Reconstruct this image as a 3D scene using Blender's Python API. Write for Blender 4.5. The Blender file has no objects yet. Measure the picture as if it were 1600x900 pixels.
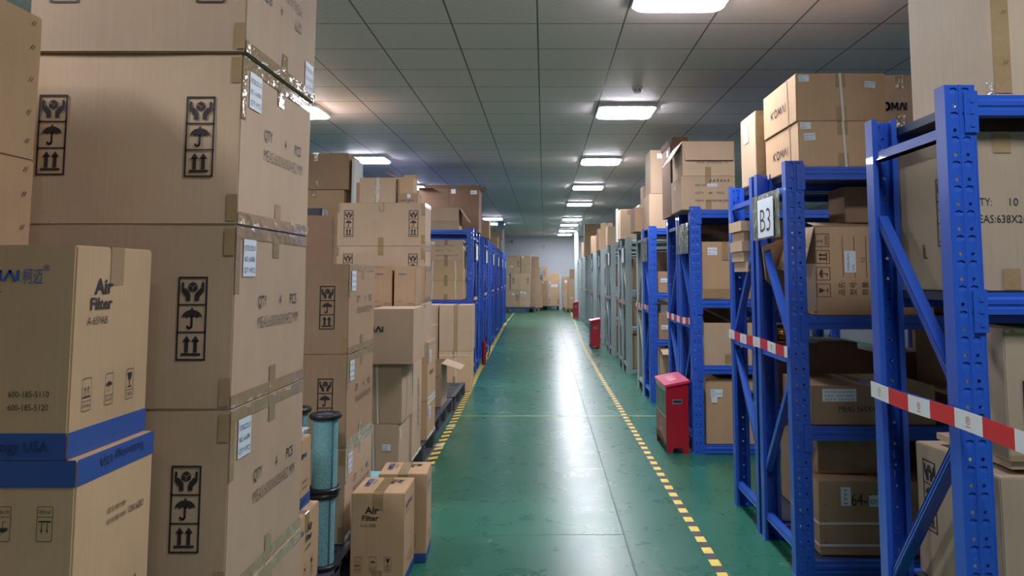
import bpy, bmesh, math, random
from mathutils import Vector, Matrix
random.seed(7)
SC = bpy.context.scene
COL = SC.collection
R = math.radians

# ------------------------------------------------------------------ camera
F_PX = 1200.0
PITCH = 5.0
cam = bpy.data.cameras.new('camera')
cam.sensor_width = 36.0
cam.lens = F_PX / 1600 * 36
cam.shift_x = -(850 - 800) / 1600
cam.shift_y = -(450 - (431 - F_PX * math.tan(R(PITCH)))) / 1600
cam.clip_start = 0.05
cam.clip_end = 200
camo = bpy.data.objects.new('camera', cam)
COL.objects.link(camo)
camo.location = (0, 0, 1.45)
camo.rotation_euler = (R(90 + PITCH), 0, 0)
SC.camera = camo

# ------------------------------------------------------------------ world, view
w = bpy.data.worlds.new('world')
SC.world = w
w.use_nodes = True
w.node_tree.nodes['Background'].inputs[0].default_value = (0.55, 0.62, 0.68, 1)
w.node_tree.nodes['Background'].inputs[1].default_value = 0.05
SC.view_settings.view_transform = 'Standard'
SC.view_settings.look = 'None'
SC.view_settings.gamma = 1
SC.view_settings.use_curve_mapping = False
SC.view_settings.exposure = 3.28
LAMP = 7.0
CEIL = 3.21
# ceiling panels (x, y, strength factor)
LAMPS = [(0.86, y, 1.0) for y in (4.58, 8.0, 11.52, 14.95, 18.5, 23.45, 26.1, 29.4, 32.1)] + \
        [(0.86, 1.0, 0.7), (0.86, -2.6, 0.7)] + \
        [(-2.62, y, 1.0) for y in (1.05, 4.58, 8.0, 11.35, 14.95)] + \
        [(-1.55, 23.2, 1.0), (-1.6, 25.5, 1.0)] + \
        [(4.3, y, 1.0) for y in (1.0, 11.52, 18.5)]

# ------------------------------------------------------------------ materials
M = {}
def s2l(c):
    return tuple(((v / 255) / 12.92 if v / 255 <= .04045 else ((v / 255 + .055) / 1.055) ** 2.4) for v in c)

def nt(name):
    m = bpy.data.materials.new(name)
    m.use_nodes = True
    M[name] = m
    b = m.node_tree.nodes['Principled BSDF']
    return m, m.node_tree.nodes, m.node_tree.links, b

def plain(name, rgb, rough=.5, metal=0., spec=.5, coat=0., noise=0., nscale=8., bump=0., bscale=60., emis=0., alpha=None, trans=0.):
    m, N, L, b = nt(name)
    c = s2l(rgb)
    b.inputs['Base Color'].default_value = (*c, 1)
    b.inputs['Roughness'].default_value = rough
    b.inputs['Metallic'].default_value = metal
    b.inputs['Specular IOR Level'].default_value = spec
    b.inputs['Coat Weight'].default_value = coat
    if trans: b.inputs['Transmission Weight'].default_value = trans
    if alpha is not None: b.inputs['Alpha'].default_value = alpha
    if emis:
        b.inputs['Emission Color'].default_value = (*c, 1)
        b.inputs['Emission Strength'].default_value = emis
    if noise or bump:
        tc = N.new('ShaderNodeTexCoord')
    if noise:
        n = N.new('ShaderNodeTexNoise'); n.inputs['Scale'].default_value = nscale; n.inputs['Detail'].default_value = 5
        L.new(tc.outputs['Object'], n.inputs['Vector'])
        r = N.new('ShaderNodeMapRange'); r.inputs[1].default_value = .3; r.inputs[2].default_value = .7
        r.inputs[3].default_value = 1 - noise; r.inputs[4].default_value = 1 + noise
        L.new(n.outputs['Fac'], r.inputs[0])
        v = N.new('ShaderNodeVectorMath'); v.operation = 'SCALE'; v.inputs[0].default_value = c
        L.new(r.outputs[0], v.inputs['Scale']); L.new(v.outputs[0], b.inputs['Base Color'])
    if bump:
        n = N.new('ShaderNodeTexNoise'); n.inputs['Scale'].default_value = bscale; n.inputs['Detail'].default_value = 3
        L.new(tc.outputs['Object'], n.inputs['Vector'])
        bp = N.new('ShaderNodeBump'); bp.inputs['Strength'].default_value = bump; bp.inputs['Distance'].default_value = .01
        L.new(n.outputs['Fac'], bp.inputs['Height']); L.new(bp.outputs[0], b.inputs['Normal'])
    return m

def cardboard(name, rgb, rough=.7):
    m, N, L, b = nt(name)
    c = s2l(rgb)
    b.inputs['Roughness'].default_value = rough
    b.inputs['Specular IOR Level'].default_value = .3
    tc = N.new('ShaderNodeTexCoord')
    n1 = N.new('ShaderNodeTexNoise'); n1.inputs['Scale'].default_value = 3.5; n1.inputs['Detail'].default_value = 6
    L.new(tc.outputs['Object'], n1.inputs['Vector'])
    # fine flutes, running up the board
    mp = N.new('ShaderNodeMapping'); mp.inputs['Scale'].default_value = (140, 140, 3)
    L.new(tc.outputs['Object'], mp.inputs[0])
    n2 = N.new('ShaderNodeTexNoise'); n2.inputs['Scale'].default_value = 1.; n2.inputs['Detail'].default_value = 2
    L.new(mp.outputs[0], n2.inputs['Vector'])
    oi = N.new('ShaderNodeObjectInfo')
    r0 = N.new('ShaderNodeMapRange'); r0.inputs[3].default_value = .88; r0.inputs[4].default_value = 1.10
    L.new(oi.outputs['Random'], r0.inputs[0])
    r1 = N.new('ShaderNodeMapRange'); r1.inputs[1].default_value = .3; r1.inputs[2].default_value = .7; r1.inputs[3].default_value = .93; r1.inputs[4].default_value = 1.06
    L.new(n1.outputs['Fac'], r1.inputs[0])
    r2 = N.new('ShaderNodeMapRange'); r2.inputs[1].default_value = .3; r2.inputs[2].default_value = .7; r2.inputs[3].default_value = .97; r2.inputs[4].default_value = 1.03
    L.new(n2.outputs['Fac'], r2.inputs[0])
    a = N.new('ShaderNodeMath'); a.operation = 'MULTIPLY'; L.new(r0.outputs[0], a.inputs[0]); L.new(r1.outputs[0], a.inputs[1])
    a2 = N.new('ShaderNodeMath'); a2.operation = 'MULTIPLY'; L.new(a.outputs[0], a2.inputs[0]); L.new(r2.outputs[0], a2.inputs[1])
    v = N.new('ShaderNodeVectorMath'); v.operation = 'SCALE'; v.inputs[0].default_value = c
    L.new(a2.outputs[0], v.inputs['Scale']); L.new(v.outputs[0], b.inputs['Base Color'])
    bp = N.new('ShaderNodeBump'); bp.inputs['Strength'].default_value = .25; bp.inputs['Distance'].default_value = .004
    L.new(n1.outputs['Fac'], bp.inputs['Height']); L.new(bp.outputs[0], b.inputs['Normal'])
    return m

cardboard('card', (186, 161, 133))
cardboard('card_warm', (191, 159, 123))
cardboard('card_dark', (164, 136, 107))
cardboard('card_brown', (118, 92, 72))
cardboard('card_grey', (176, 158, 134))
cardboard('card_inside', (150, 126, 100))
plain('packing_tape', (158, 134, 98), rough=.12, coat=.5, bump=.5, bscale=25, noise=.06)
plain('clear_film', (186, 176, 158), rough=.1, coat=1., bump=1.2, bscale=40, noise=.08)
plain('ink', (42, 38, 40), rough=.6)
plain('ink_light', (88, 74, 64), rough=.6)
plain('ink_brown', (74, 50, 40), rough=.6)
plain('ink_blue', (50, 84, 150), rough=.6)
plain('band_blue', (42, 78, 148), rough=.6)
plain('ink_band', (30, 50, 92), rough=.6)
plain('label_white', (212, 224, 232), rough=.5)
plain('label_grey', (200, 204, 200), rough=.5)
plain('ink_label', (60, 72, 100), rough=.5)
plain('strap_white', (205, 202, 192), rough=.35)
plain('staple', (150, 120, 80), rough=.3, metal=1)
plain('rack_blue', (40, 86, 186), rough=.32, spec=.5, coat=.25, noise=.05, nscale=4, bump=.05, bscale=30)
plain('rack_grey', (150, 166, 166), rough=.4, spec=.5, coat=.1, noise=.05, nscale=4)
plain('shelf_steel', (44, 54, 78), rough=.5, noise=.08)
plain('shelf_grey', (86, 92, 92), rough=.5, noise=.08)
plain('tape_red', (200, 40, 52), rough=.35, coat=.2)
plain('tape_white', (214, 222, 222), rough=.35, coat=.2)
plain('tape_yellow', (226, 200, 84), rough=.55, noise=.12, nscale=20)
plain('tape_black', (48, 48, 52), rough=.55, noise=.15, nscale=20)
plain('line_yellow', (158, 170, 104), rough=.5, noise=.2, nscale=15)
plain('joint', (58, 92, 80), rough=.6)
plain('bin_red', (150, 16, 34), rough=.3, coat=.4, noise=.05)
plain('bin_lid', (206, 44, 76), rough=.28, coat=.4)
plain('bin_green', (64, 92, 70), rough=.35, noise=.06)
plain('bin_edge', (176, 190, 172), rough=.4)
plain('bin_photo', (130, 52, 48), rough=.35, noise=.15, nscale=9)
plain('print_pale', (226, 196, 196), rough=.5)
plain('print_grey', (150, 176, 160), rough=.5)
plain('steel', (160, 165, 168), rough=.3, metal=.8)
plain('rubber_black', (30, 32, 38), rough=.4, bump=.2)
plain('pallet_plastic', (66, 70, 78), rough=.45, noise=.15, nscale=12, bump=.1)
plain('pallet_wood', (128, 116, 92), rough=.8, noise=.15)
plain('wall_paint', (206, 216, 224), rough=.7, noise=.02, nscale=1.)
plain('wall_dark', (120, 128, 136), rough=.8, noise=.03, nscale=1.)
plain('pipe_white', (205, 218, 224), rough=.4)
plain('white_plastic', (216, 220, 222), rough=.35)
plain('grey_plastic', (120, 124, 130), rough=.4)
plain('dark_plastic', (36, 38, 44), rough=.35)
plain('sticker', (196, 206, 214), rough=.5)
plain('gold_foil', (190, 150, 70), rough=.25, metal=.6, bump=.8, bscale=30)
plain('foam_white', (214, 216, 214), rough=.7)
plain('teal_slab', (76, 104, 116), rough=.6)
plain('pouch', (132, 140, 118), rough=.12, coat=.6, alpha=.72, bump=1., bscale=18, noise=.25, nscale=14)
plain('plastic_bag', (206, 212, 212), rough=.15, alpha=.5, bump=1.2, bscale=35, coat=.5)
plain('hose', (26, 26, 28), rough=.4)

# teal wire-wrapped filter paper
m, N, L, b = nt('filter_teal')
tc = N.new('ShaderNodeTexCoord'); vo = N.new('ShaderNodeTexVoronoi'); vo.inputs['Scale'].default_value = 170
L.new(tc.outputs['Object'], vo.inputs['Vector'])
cr = N.new('ShaderNodeValToRGB'); cr.color_ramp.elements[0].position = .15; cr.color_ramp.elements[0].color = (*s2l((78, 128, 138)), 1)
cr.color_ramp.elements[1].position = .5; cr.color_ramp.elements[1].color = (*s2l((124, 178, 186)), 1)
L.new(vo.outputs['Distance'], cr.inputs[0]); L.new(cr.outputs[0], b.inputs['Base Color'])
bp = N.new('ShaderNodeBump'); bp.inputs['Strength'].default_value = .4; bp.inputs['Distance'].default_value = .003
L.new(vo.outputs['Distance'], bp.inputs['Height']); L.new(bp.outputs[0], b.inputs['Normal'])
b.inputs['Roughness'].default_value = .45

# painted epoxy floor
m, N, L, b = nt('floor_epoxy')
tc = N.new('ShaderNodeTexCoord')
n1 = N.new('ShaderNodeTexNoise'); n1.inputs['Scale'].default_value = .9; n1.inputs['Detail'].default_value = 8; n1.inputs['Roughness'].default_value = .62
n2 = N.new('ShaderNodeTexNoise'); n2.inputs['Scale'].default_value = 5; n2.inputs['Detail'].default_value = 8; n2.inputs['Roughness'].default_value = .7
n2.inputs['Distortion'].default_value = .5
L.new(tc.outputs['Object'], n1.inputs['Vector']); L.new(tc.outputs['Object'], n2.inputs['Vector'])
mx = N.new('ShaderNodeMix'); mx.data_type = 'FLOAT'; mx.inputs[0].default_value = .45
L.new(n1.outputs['Fac'], mx.inputs[2]); L.new(n2.outputs['Fac'], mx.inputs[3])
cr = N.new('ShaderNodeValToRGB')
cr.color_ramp.elements[0].position = .30; cr.color_ramp.elements[0].color = (*s2l((30, 94, 74)), 1)
cr.color_ramp.elements[1].position = .64; cr.color_ramp.elements[1].color = (*s2l((44, 107, 86)), 1)
L.new(mx.outputs[0], cr.inputs[0])
# scuffs
n3 = N.new('ShaderNodeTexNoise'); n3.inputs['Scale'].default_value = 1.7; n3.inputs['Detail'].default_value = 1.5; n3.inputs['Distortion'].default_value = 1.2
L.new(tc.outputs['Object'], n3.inputs['Vector'])
c1 = N.new('ShaderNodeMath'); c1.operation = 'COMPARE'; c1.inputs[1].default_value = .5; c1.inputs[2].default_value = .0035; L.new(n3.outputs['Fac'], c1.inputs[0])
n4 = N.new('ShaderNodeTexNoise'); n4.inputs['Scale'].default_value = 3.1; n4.inputs['Detail'].default_value = 2; L.new(tc.outputs['Object'], n4.inputs['Vector'])
r4 = N.new('ShaderNodeMapRange'); r4.inputs[1].default_value = .52; r4.inputs[2].default_value = .66; r4.inputs[3].default_value = 0; r4.inputs[4].default_value = .32; L.new(n4.outputs['Fac'], r4.inputs[0])
r3 = N.new('ShaderNodeMath'); r3.operation = 'MULTIPLY'; L.new(c1.outputs[0], r3.inputs[0]); L.new(r4.outputs[0], r3.inputs[1])
m2 = N.new('ShaderNodeMix'); m2.data_type = 'RGBA'; m2.inputs[7].default_value = (*s2l((150, 190, 172)), 1)
L.new(r3.outputs[0], m2.inputs[0]); L.new(cr.outputs[0], m2.inputs[6]); L.new(m2.outputs[2], b.inputs['Base Color'])
rr = N.new('ShaderNodeMapRange'); rr.inputs[1].default_value = .3; rr.inputs[2].default_value = .7; rr.inputs[3].default_value = .25; rr.inputs[4].default_value = .33
L.new(n2.outputs['Fac'], rr.inputs[0]); L.new(rr.outputs[0], b.inputs['Roughness'])
bp = N.new('ShaderNodeBump'); bp.inputs['Strength'].default_value = .05; bp.inputs['Distance'].default_value = .02
n5 = N.new('ShaderNodeTexNoise'); n5.inputs['Scale'].default_value = 2.2; n5.inputs['Detail'].default_value = 1; L.new(tc.outputs['Object'], n5.inputs['Vector'])
L.new(n5.outputs['Fac'], bp.inputs['Height']); L.new(bp.outputs[0], b.inputs['Normal'])
b.inputs['Specular IOR Level'].default_value = .28

# mineral-fibre ceiling tiles with seams
m, N, L, b = nt('ceiling_tile')
tc = N.new('ShaderNodeTexCoord'); sx = N.new('ShaderNodeSeparateXYZ'); L.new(tc.outputs['Object'], sx.inputs[0])
def seam(out, off):
    a = N.new('ShaderNodeMath'); a.operation = 'ADD'; a.inputs[1].default_value = off; L.new(out, a.inputs[0])
    p = N.new('ShaderNodeMath'); p.operation = 'PINGPONG'; p.inputs[1].default_value = .301; L.new(a.outputs[0], p.inputs[0])
    r = N.new('ShaderNodeMapRange'); r.inputs[1].default_value = .004; r.inputs[2].default_value = .008; r.inputs[3].default_value = 1; r.inputs[4].default_value = 0
    L.new(p.outputs[0], r.inputs[0]); return r.outputs[0]
mxm = N.new('ShaderNodeMath'); mxm.operation = 'MAXIMUM'
L.new(seam(sx.outputs[0], .045 + 60.2), mxm.inputs[0]); L.new(seam(sx.outputs[1], -5.247 + 60.2), mxm.inputs[1])
wv = N.new('ShaderNodeTexWave'); wv.inputs['Scale'].default_value = 9; wv.inputs['Distortion'].default_value = 3; wv.bands_direction = 'DIAGONAL'
L.new(tc.outputs['Object'], wv.inputs['Vector'])
cr = N.new('ShaderNodeValToRGB'); cr.color_ramp.elements[0].color = (*s2l((226, 219, 217)), 1); cr.color_ramp.elements[1].color = (*s2l((232, 225, 223)), 1)
L.new(wv.outputs['Fac'], cr.inputs[0])
mm = N.new('ShaderNodeMix'); mm.data_type = 'RGBA'; mm.inputs[7].default_value = (*s2l((96, 94, 92)), 1)
L.new(mxm.outputs[0], mm.inputs[0]); L.new(cr.outputs[0], mm.inputs[6]); L.new(mm.outputs[2], b.inputs['Base Color'])
b.inputs['Roughness'].default_value = .5; b.inputs['Specular IOR Level'].default_value = .4

m, N, L, b = nt('lamp_diffuser')
b.inputs['Base Color'].default_value = (.9, .95, 1, 1)
b.inputs['Emission Color'].default_value = (.93, .91, 1., 1)
b.inputs['Emission Strength'].default_value = LAMP
md = m
m, N, L, b = nt('lamp_diffuser_dim')
b.inputs['Base Color'].default_value = (.9, .95, 1, 1)
b.inputs['Emission Color'].default_value = (.93, .91, 1., 1)
b.inputs['Emission Strength'].default_value = LAMP * .65

# ------------------------------------------------------------------ helpers
def tag(o, label=None, cat=None, group=None, kind=None):
    if label: o['label'] = label
    if cat: o['category'] = cat
    if group: o['group'] = group
    if kind: o['kind'] = kind
    return o

def empty(name, loc, rz=0):
    o = bpy.data.objects.new(name, None); COL.objects.link(o)
    o.location = loc; o.rotation_euler = (0, 0, rz); o.empty_display_size = .1
    return o

class MB:
    """collects shapes, each with a material, into one mesh"""
    def __init__(s): s.v = []; s.f = []; s.mi = []; s.mats = []; s.sm = []
    def mat(s, n):
        if n not in s.mats: s.mats.append(n)
        return s.mats.index(n)
    def add(s, vs, fs, m, smooth=False):
        k = len(s.v); i = s.mat(m)
        s.v += [tuple(v) for v in vs]
        for f in fs: s.f.append(tuple(k + a for a in f)); s.mi.append(i); s.sm.append(smooth)
    def box(s, x0, x1, y0, y1, z0, z1, m):
        v = [(x0, y0, z0), (x1, y0, z0), (x1, y1, z0), (x0, y1, z0), (x0, y0, z1), (x1, y0, z1), (x1, y1, z1), (x0, y1, z1)]
        s.add(v, [(0, 3, 2, 1), (4, 5, 6, 7), (0, 1, 5, 4), (1, 2, 6, 5), (2, 3, 7, 6), (3, 0, 4, 7)], m)
    def bar(s, a, b, wx, wy, m, up=(0, 0, 1)):
        a = Vector(a); b = Vector(b); d = (b - a).normalized(); u = Vector(up)
        if abs(d.dot(u)) > .98: u = Vector((1, 0, 0))
        p = d.cross(u).normalized(); q = p.cross(d).normalized()
        vs = []
        for c in (a, b):
            for i, j in ((-1, -1), (1, -1), (1, 1), (-1, 1)): vs.append(c + p * (i * wx / 2) + q * (j * wy / 2))
        s.add(vs, [(0, 3, 2, 1), (4, 5, 6, 7), (0, 1, 5, 4), (1, 2, 6, 5), (2, 3, 7, 6), (3, 0, 4, 7)], m)
    def tube(s, pts, r, m, n=10):
        pts = [Vector(p) for p in pts]; vs = []
        for i, p in enumerate(pts):
            d = (pts[min(i + 1, len(pts) - 1)] - pts[max(i - 1, 0)]).normalized()
            u = Vector((0, 0, 1)) if abs(d.z) < .9 else Vector((1, 0, 0))
            a = d.cross(u).normalized(); c = a.cross(d)
            for k in range(n):
                t = 2 * math.pi * k / n; vs.append(p + (a * math.cos(t) + c * math.sin(t)) * r)
        fs = [(i * n + k, i * n + (k + 1) % n, (i + 1) * n + (k + 1) % n, (i + 1) * n + k) for i in range(len(pts) - 1) for k in range(n)]
        fs.append(tuple(range(n))[::-1]); fs.append(tuple((len(pts) - 1) * n + k for k in range(n)))
        s.add(vs, fs, m, True)
    def lathe(s, prof, m, n=28, axis='z', c=(0, 0, 0)):
        vs = []
        for (r, h) in prof:
            for k in range(n):
                t = 2 * math.pi * k / n
                x, y = r * math.cos(t), r * math.sin(t)
                p = (x, y, h) if axis == 'z' else (h, x, y)
                vs.append((p[0] + c[0], p[1] + c[1], p[2] + c[2]))
        fs = [(i * n + k, i * n + (k + 1) % n, (i + 1) * n + (k + 1) % n, (i + 1) * n + k) for i in range(len(prof) - 1) for k in range(n)]
        s.add(vs, fs, m, True)
    def prism(s, pts, a0, a1, m, axis='x'):
        """polygon pts (p,q) swept along axis; axis x: (p,q)=(y,z); y: (x,z); z: (x,y)"""
        n = len(pts)
        def P(t, p): return {'x': (t, p[0], p[1]), 'y': (p[0], t, p[1]), 'z': (p[0], p[1], t)}[axis]
        vs = [P(a0, p) for p in pts] + [P(a1, p) for p in pts]
        s.add(vs, [tuple(range(n))[::-1], tuple(range(n, 2 * n))] + [(i, (i + 1) % n, n + (i + 1) % n, n + i) for i in range(n)], m)
    def mesh(s, name):
        me = bpy.data.meshes.new(name)
        me.from_pydata(s.v, [], s.f)
        for n in s.mats: me.materials.append(M[n])
        me.polygons.foreach_set('material_index', s.mi)
        me.polygons.foreach_set('use_smooth', s.sm)
        me.update()
        bm = bmesh.new(); bm.from_mesh(me)
        bmesh.ops.recalc_face_normals(bm, faces=[f for f in bm.faces if not s.flat]) if not getattr(s, 'flat', False) else None
        bm.to_mesh(me); bm.free()
        if any(s.sm): me.set_sharp_from_angle(angle=R(40))
        return me
    flat = False
    def build(s, name, parent=None, loc=None, rz=0):
        o = bpy.data.objects.new(name, s.mesh(name)); COL.objects.link(o)
        if parent: o.parent = parent
        if loc: o.location = loc
        o.rotation_euler.z = rz
        return o

def newobj(name, me, parent=None, loc=(0, 0, 0), rz=0):
    o = bpy.data.objects.new(name, me); COL.objects.link(o); o.parent = parent
    o.location = loc; o.rotation_euler.z = rz
    return o

# flat print -------------------------------------------------------
_txt = {}
def text2d(s, bold=0.):
    k = (s, bold)
    if k in _txt: return _txt[k]
    cu = bpy.data.curves.new('t', 'FONT'); cu.body = s; cu.size = 1; cu.resolution_u = 2; cu.offset = bold
    o = bpy.data.objects.new('t', cu); COL.objects.link(o)
    dg = bpy.context.evaluated_depsgraph_get()
    me = bpy.data.meshes.new_from_object(o.evaluated_get(dg))
    vs = [(v.co.x, v.co.y) for v in me.vertices]; fs = [tuple(p.vertices) for p in me.polygons]
    bpy.data.objects.remove(o); bpy.data.curves.remove(cu); bpy.data.meshes.remove(me)
    if vs:
        x0 = min(v[0] for v in vs); x1 = max(v[0] for v in vs); y0 = min(v[1] for v in vs); y1 = max(v[1] for v in vs)
    else: x0 = y0 = 0; x1 = y1 = 1
    _txt[k] = (vs, fs, (x0, x1, y0, y1))
    return _txt[k]

class Print:
    def __init__(s, ox=0, oy=0, sc=1., rot=0, sx=1.):
        s.it = []; s.ox, s.oy, s.sc, s.rot, s.sx = ox, oy, sc, rot, sx
    def T(s, p):
        x, y = p[0] * s.sc * s.sx, p[1] * s.sc
        c, n = math.cos(s.rot), math.sin(s.rot)
        return (s.ox + x * c - y * n, s.oy + x * n + y * c)
    def raw(s, vs, fs, m, lift=0):
        s.it.append(([s.T(p) for p in vs], fs, m, lift)); return s
    def poly(s, pts, m='ink', lift=0): return s.raw(pts, [tuple(range(len(pts)))], m, lift)
    def rect(s, x0, y0, x1, y1, m='ink', lift=0): return s.poly([(x0, y0), (x1, y0), (x1, y1), (x0, y1)], m, lift)
    def stroke(s, pts, w, m='ink', closed=False, lift=0):
        n = len(pts)
        for i in range(n if closed else n - 1):
            a, b = Vector(pts[i]), Vector(pts[(i + 1) % n]); d = b - a
            if d.length < 1e-9: continue
            d.normalize(); q = Vector((-d.y, d.x)) * w / 2; e = d * w / 2 * (.9 if closed else .3)
            s.poly([a - q - e, b - q + e, b + q + e, a + q - e], m, lift)
        return s
    def frame(s, x0, y0, x1, y1, w, m='ink', r=0):
        if r:
            p = []
            for (cx, cy, a0) in ((x1 - r, y0 + r, -90), (x1 - r, y1 - r, 0), (x0 + r, y1 - r, 90), (x0 + r, y0 + r, 180)):
                for k in range(4): a = R(a0 + k * 30); p.append((cx + r * math.cos(a), cy + r * math.sin(a)))
            return s.stroke(p, w, m, True)
        s.rect(x0, y0, x1, y0 + w, m); s.rect(x0, y1 - w, x1, y1, m); s.rect(x0, y0 + w, x0 + w, y1 - w, m); s.rect(x1 - w, y0 + w, x1, y1 - w, m)
        return s
    def text(s, t, x, y, h, w=None, m='ink', bold=0., lift=0, anchor='l', rot=0):
        vs, fs, (x0, x1, y0, y1) = text2d(t, bold)
        k = h / .7; kx = k if w is None else w / max(x1 - x0, 1e-6)
        ax = x - ((x1 - x0) * kx / 2 if anchor == 'c' else ((x1 - x0) * kx if anchor == 'r' else 0))
        pts = [(ax + (a - x0) * kx, y + b * k) for a, b in vs]
        if rot:
            c, n = math.cos(rot), math.sin(rot)
            pts = [(x + (p - x) * c - (q - y) * n, y + (p - x) * n + (q - y) * c) for p, q in pts]
        return s.raw(pts, fs, m, lift)
    def build(s, name, box, face, lift=.0012):
        o_, u, v = box.face(face); n = u.cross(v)
        mb = MB(); mb.flat = True
        for vs, fs, m, l in s.it:
            q = [o_ + u * p[0] + v * p[1] + n * (lift + l) for p in vs]
            mb.add(q, fs, m)
        ob = mb.build(name, box.o)
        return ob

def arc(cx, cy, r, a0, a1, n=10, ry=None):
    return [(cx + r * math.cos(R(a0 + (a1 - a0) * i / n)), cy + (ry or r) * math.sin(R(a0 + (a1 - a0) * i / n))) for i in range(n + 1)]

def sym_hands(P, x, y, s, m='ink'):
    g = .018 * s; c = (x + .5 * s, y + .66 * s); a = .2 * s
    def hx(k): return (c[0] + a * math.cos(R(90 + 60 * k)), c[1] + a * math.sin(R(90 + 60 * k)))
    for k0, off in ((5, (0, 1)), (1, (-.87, -.5)), (3, (.87, -.5))):
        pts = [c, hx(k0), hx(k0 + 1), hx(k0 + 2)]
        P.poly([(p[0] + off[0] * g, p[1] + off[1] * g) for p in pts], m)
    for d in (-1, 1):
        X = lambda t: x + s * (.5 + d * t)
        hand = [(.09, .1), (.27, .1), (.27, .25), (.43, .44), (.46, .52), (.46, .84), (.40, .87), (.36, .84), (.36, .6), (.30, .62), (.12, .42), (.09, .34)]
        q = [(X(a_), y + b_ * s) for a_, b_ in hand]
        # two convex-ish pieces
        P.poly([q[0], q[1], q[2], q[10], q[11]], m); P.poly([q[2], q[3], q[8], q[9], q[10]], m); P.poly([q[3], q[4], q[5], q[6], q[7], q[8]], m)

def sym_umbrella(P, x, y, s, m='ink', thin=False):
    top = arc(x + .5 * s, y + .5 * s, .42 * s, 0, 180, 14, .32 * s)
    n = 4; bot = []
    for k in range(n):
        x0 = x + .5 * s - .42 * s + .84 * s * k / n; r = .84 * s / n / 2
        bot += arc(x0 + r, y + .5 * s, r, 180, 0, 5, r * .45)[:-1]
    pts = top + bot[::1]
    # fan of quads between top arc and scallops
    N_ = 20
    for i in range(N_):
        t0, t1 = i / N_, (i + 1) / N_
        def tp(t): return (x + s * (.08 + .84 * t), y + .5 * s + .34 * s * math.sqrt(max(0, 1 - (2 * t - 1) ** 2)))
        def bt(t):
            u = (t * n) % 1 if t < 1 else 1
            return (x + s * (.08 + .84 * t), y + .5 * s + .07 * s * math.sin(math.pi * u))
        P.poly([bt(t0), bt(t1), tp(t1), tp(t0)], m)
    wd = (.04 if thin else .085) * s
    P.rect(x + .5 * s - wd / 2, y + .84 * s, x + .5 * s + wd / 2, y + .92 * s, m)
    P.stroke([(x + .5 * s, y + .56 * s), (x + .5 * s, y + .2 * s)] + arc(x + .41 * s, y + .19 * s, .09 * s, 0, -180, 6), wd, m)

def sym_arrows(P, x, y, s, m='ink', thin=False):
    for cx in (.32, .68):
        w = .05 if thin else .15; hw = .07 if thin else .17
        P.rect(x + (cx - w / 2) * s, y + .22 * s, x + (cx + w / 2) * s, y + .7 * s, m)
        P.poly([(x + (cx - hw) * s, y + .66 * s), (x + (cx + hw) * s, y + .66 * s), (x + cx * s, y + .9 * s)], m)
    P.rect(x + .1 * s, y + .1 * s, x + .9 * s, y + .2 * s, m)

def sym_glass(P, x, y, s, m='ink'):
    P.poly([(x + .36 * s, y + .58 * s), (x + .5 * s, y + .46 * s), (x + .64 * s, y + .58 * s), (x + .72 * s, y + .92 * s), (x + .28 * s, y + .92 * s)], m)
    P.rect(x + .47 * s, y + .14 * s, x + .53 * s, y + .5 * s, m)
    P.rect(x + .3 * s, y + .08 * s, x + .7 * s, y + .15 * s, m)

def handling_column(bx, face, u, v, h, m='ink', rot=0):
    """three stacked symbols; h is the whole height"""
    P = Print(u, v, h, rot); a = .355
    P.frame(0, 0, a, 1, .022, m); P.rect(0, .327, a, .345, m); P.rect(0, .655, a, .673, m)
    sym_arrows(P, .03, .03, .295, m); sym_umbrella(P, .03, .355, .295, m); sym_hands(P, .03, .68, .295, m)
    return P.build('handling_mark', bx, face)

def handling_small(bx, face, u, v, h, gap=None, m='ink', rot=0):
    """three separate rounded tags with caption, each about .5h wide"""
    P = Print(u, v, h, rot); g = gap or .72
    for k, (fn, t) in enumerate(((sym_arrows, 'UP WARD'), (sym_umbrella, 'NO WET'), (sym_glass, 'CAREFUL'))):
        x = k * g
        P.frame(x, 0, x + .46, 1, .016, m, r=.05); P.rect(x, .29, x + .46, .305, m)
        if fn is sym_glass: fn(P, x - .07, .33, .6, m)
        else: fn(P, x + .0, .36, .46, m, True) if fn is sym_arrows else fn(P, x + .02, .38, .42, m, True)
        P.text(t, x + .23, .1, .11, .36, m, anchor='c')
    return P.build('handling_mark', bx, face)

def sticker(bx, face, u, v, w, h, lines=(), rot=0, m='label_white', name='shipping_label', ink='ink_label'):
    P = Print(u, v, 1, rot); P.rect(0, 0, w, h, m, lift=.0004)
    for k, t in enumerate(lines):
        n = len(lines); y = h - (k + 1) * h / (n + .35)
        P.text(t, w * .08, y, h / n * .42, w * .84 if len(t) > 6 else None, ink, lift=.0012)
    return P.build(name, bx, face)

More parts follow.
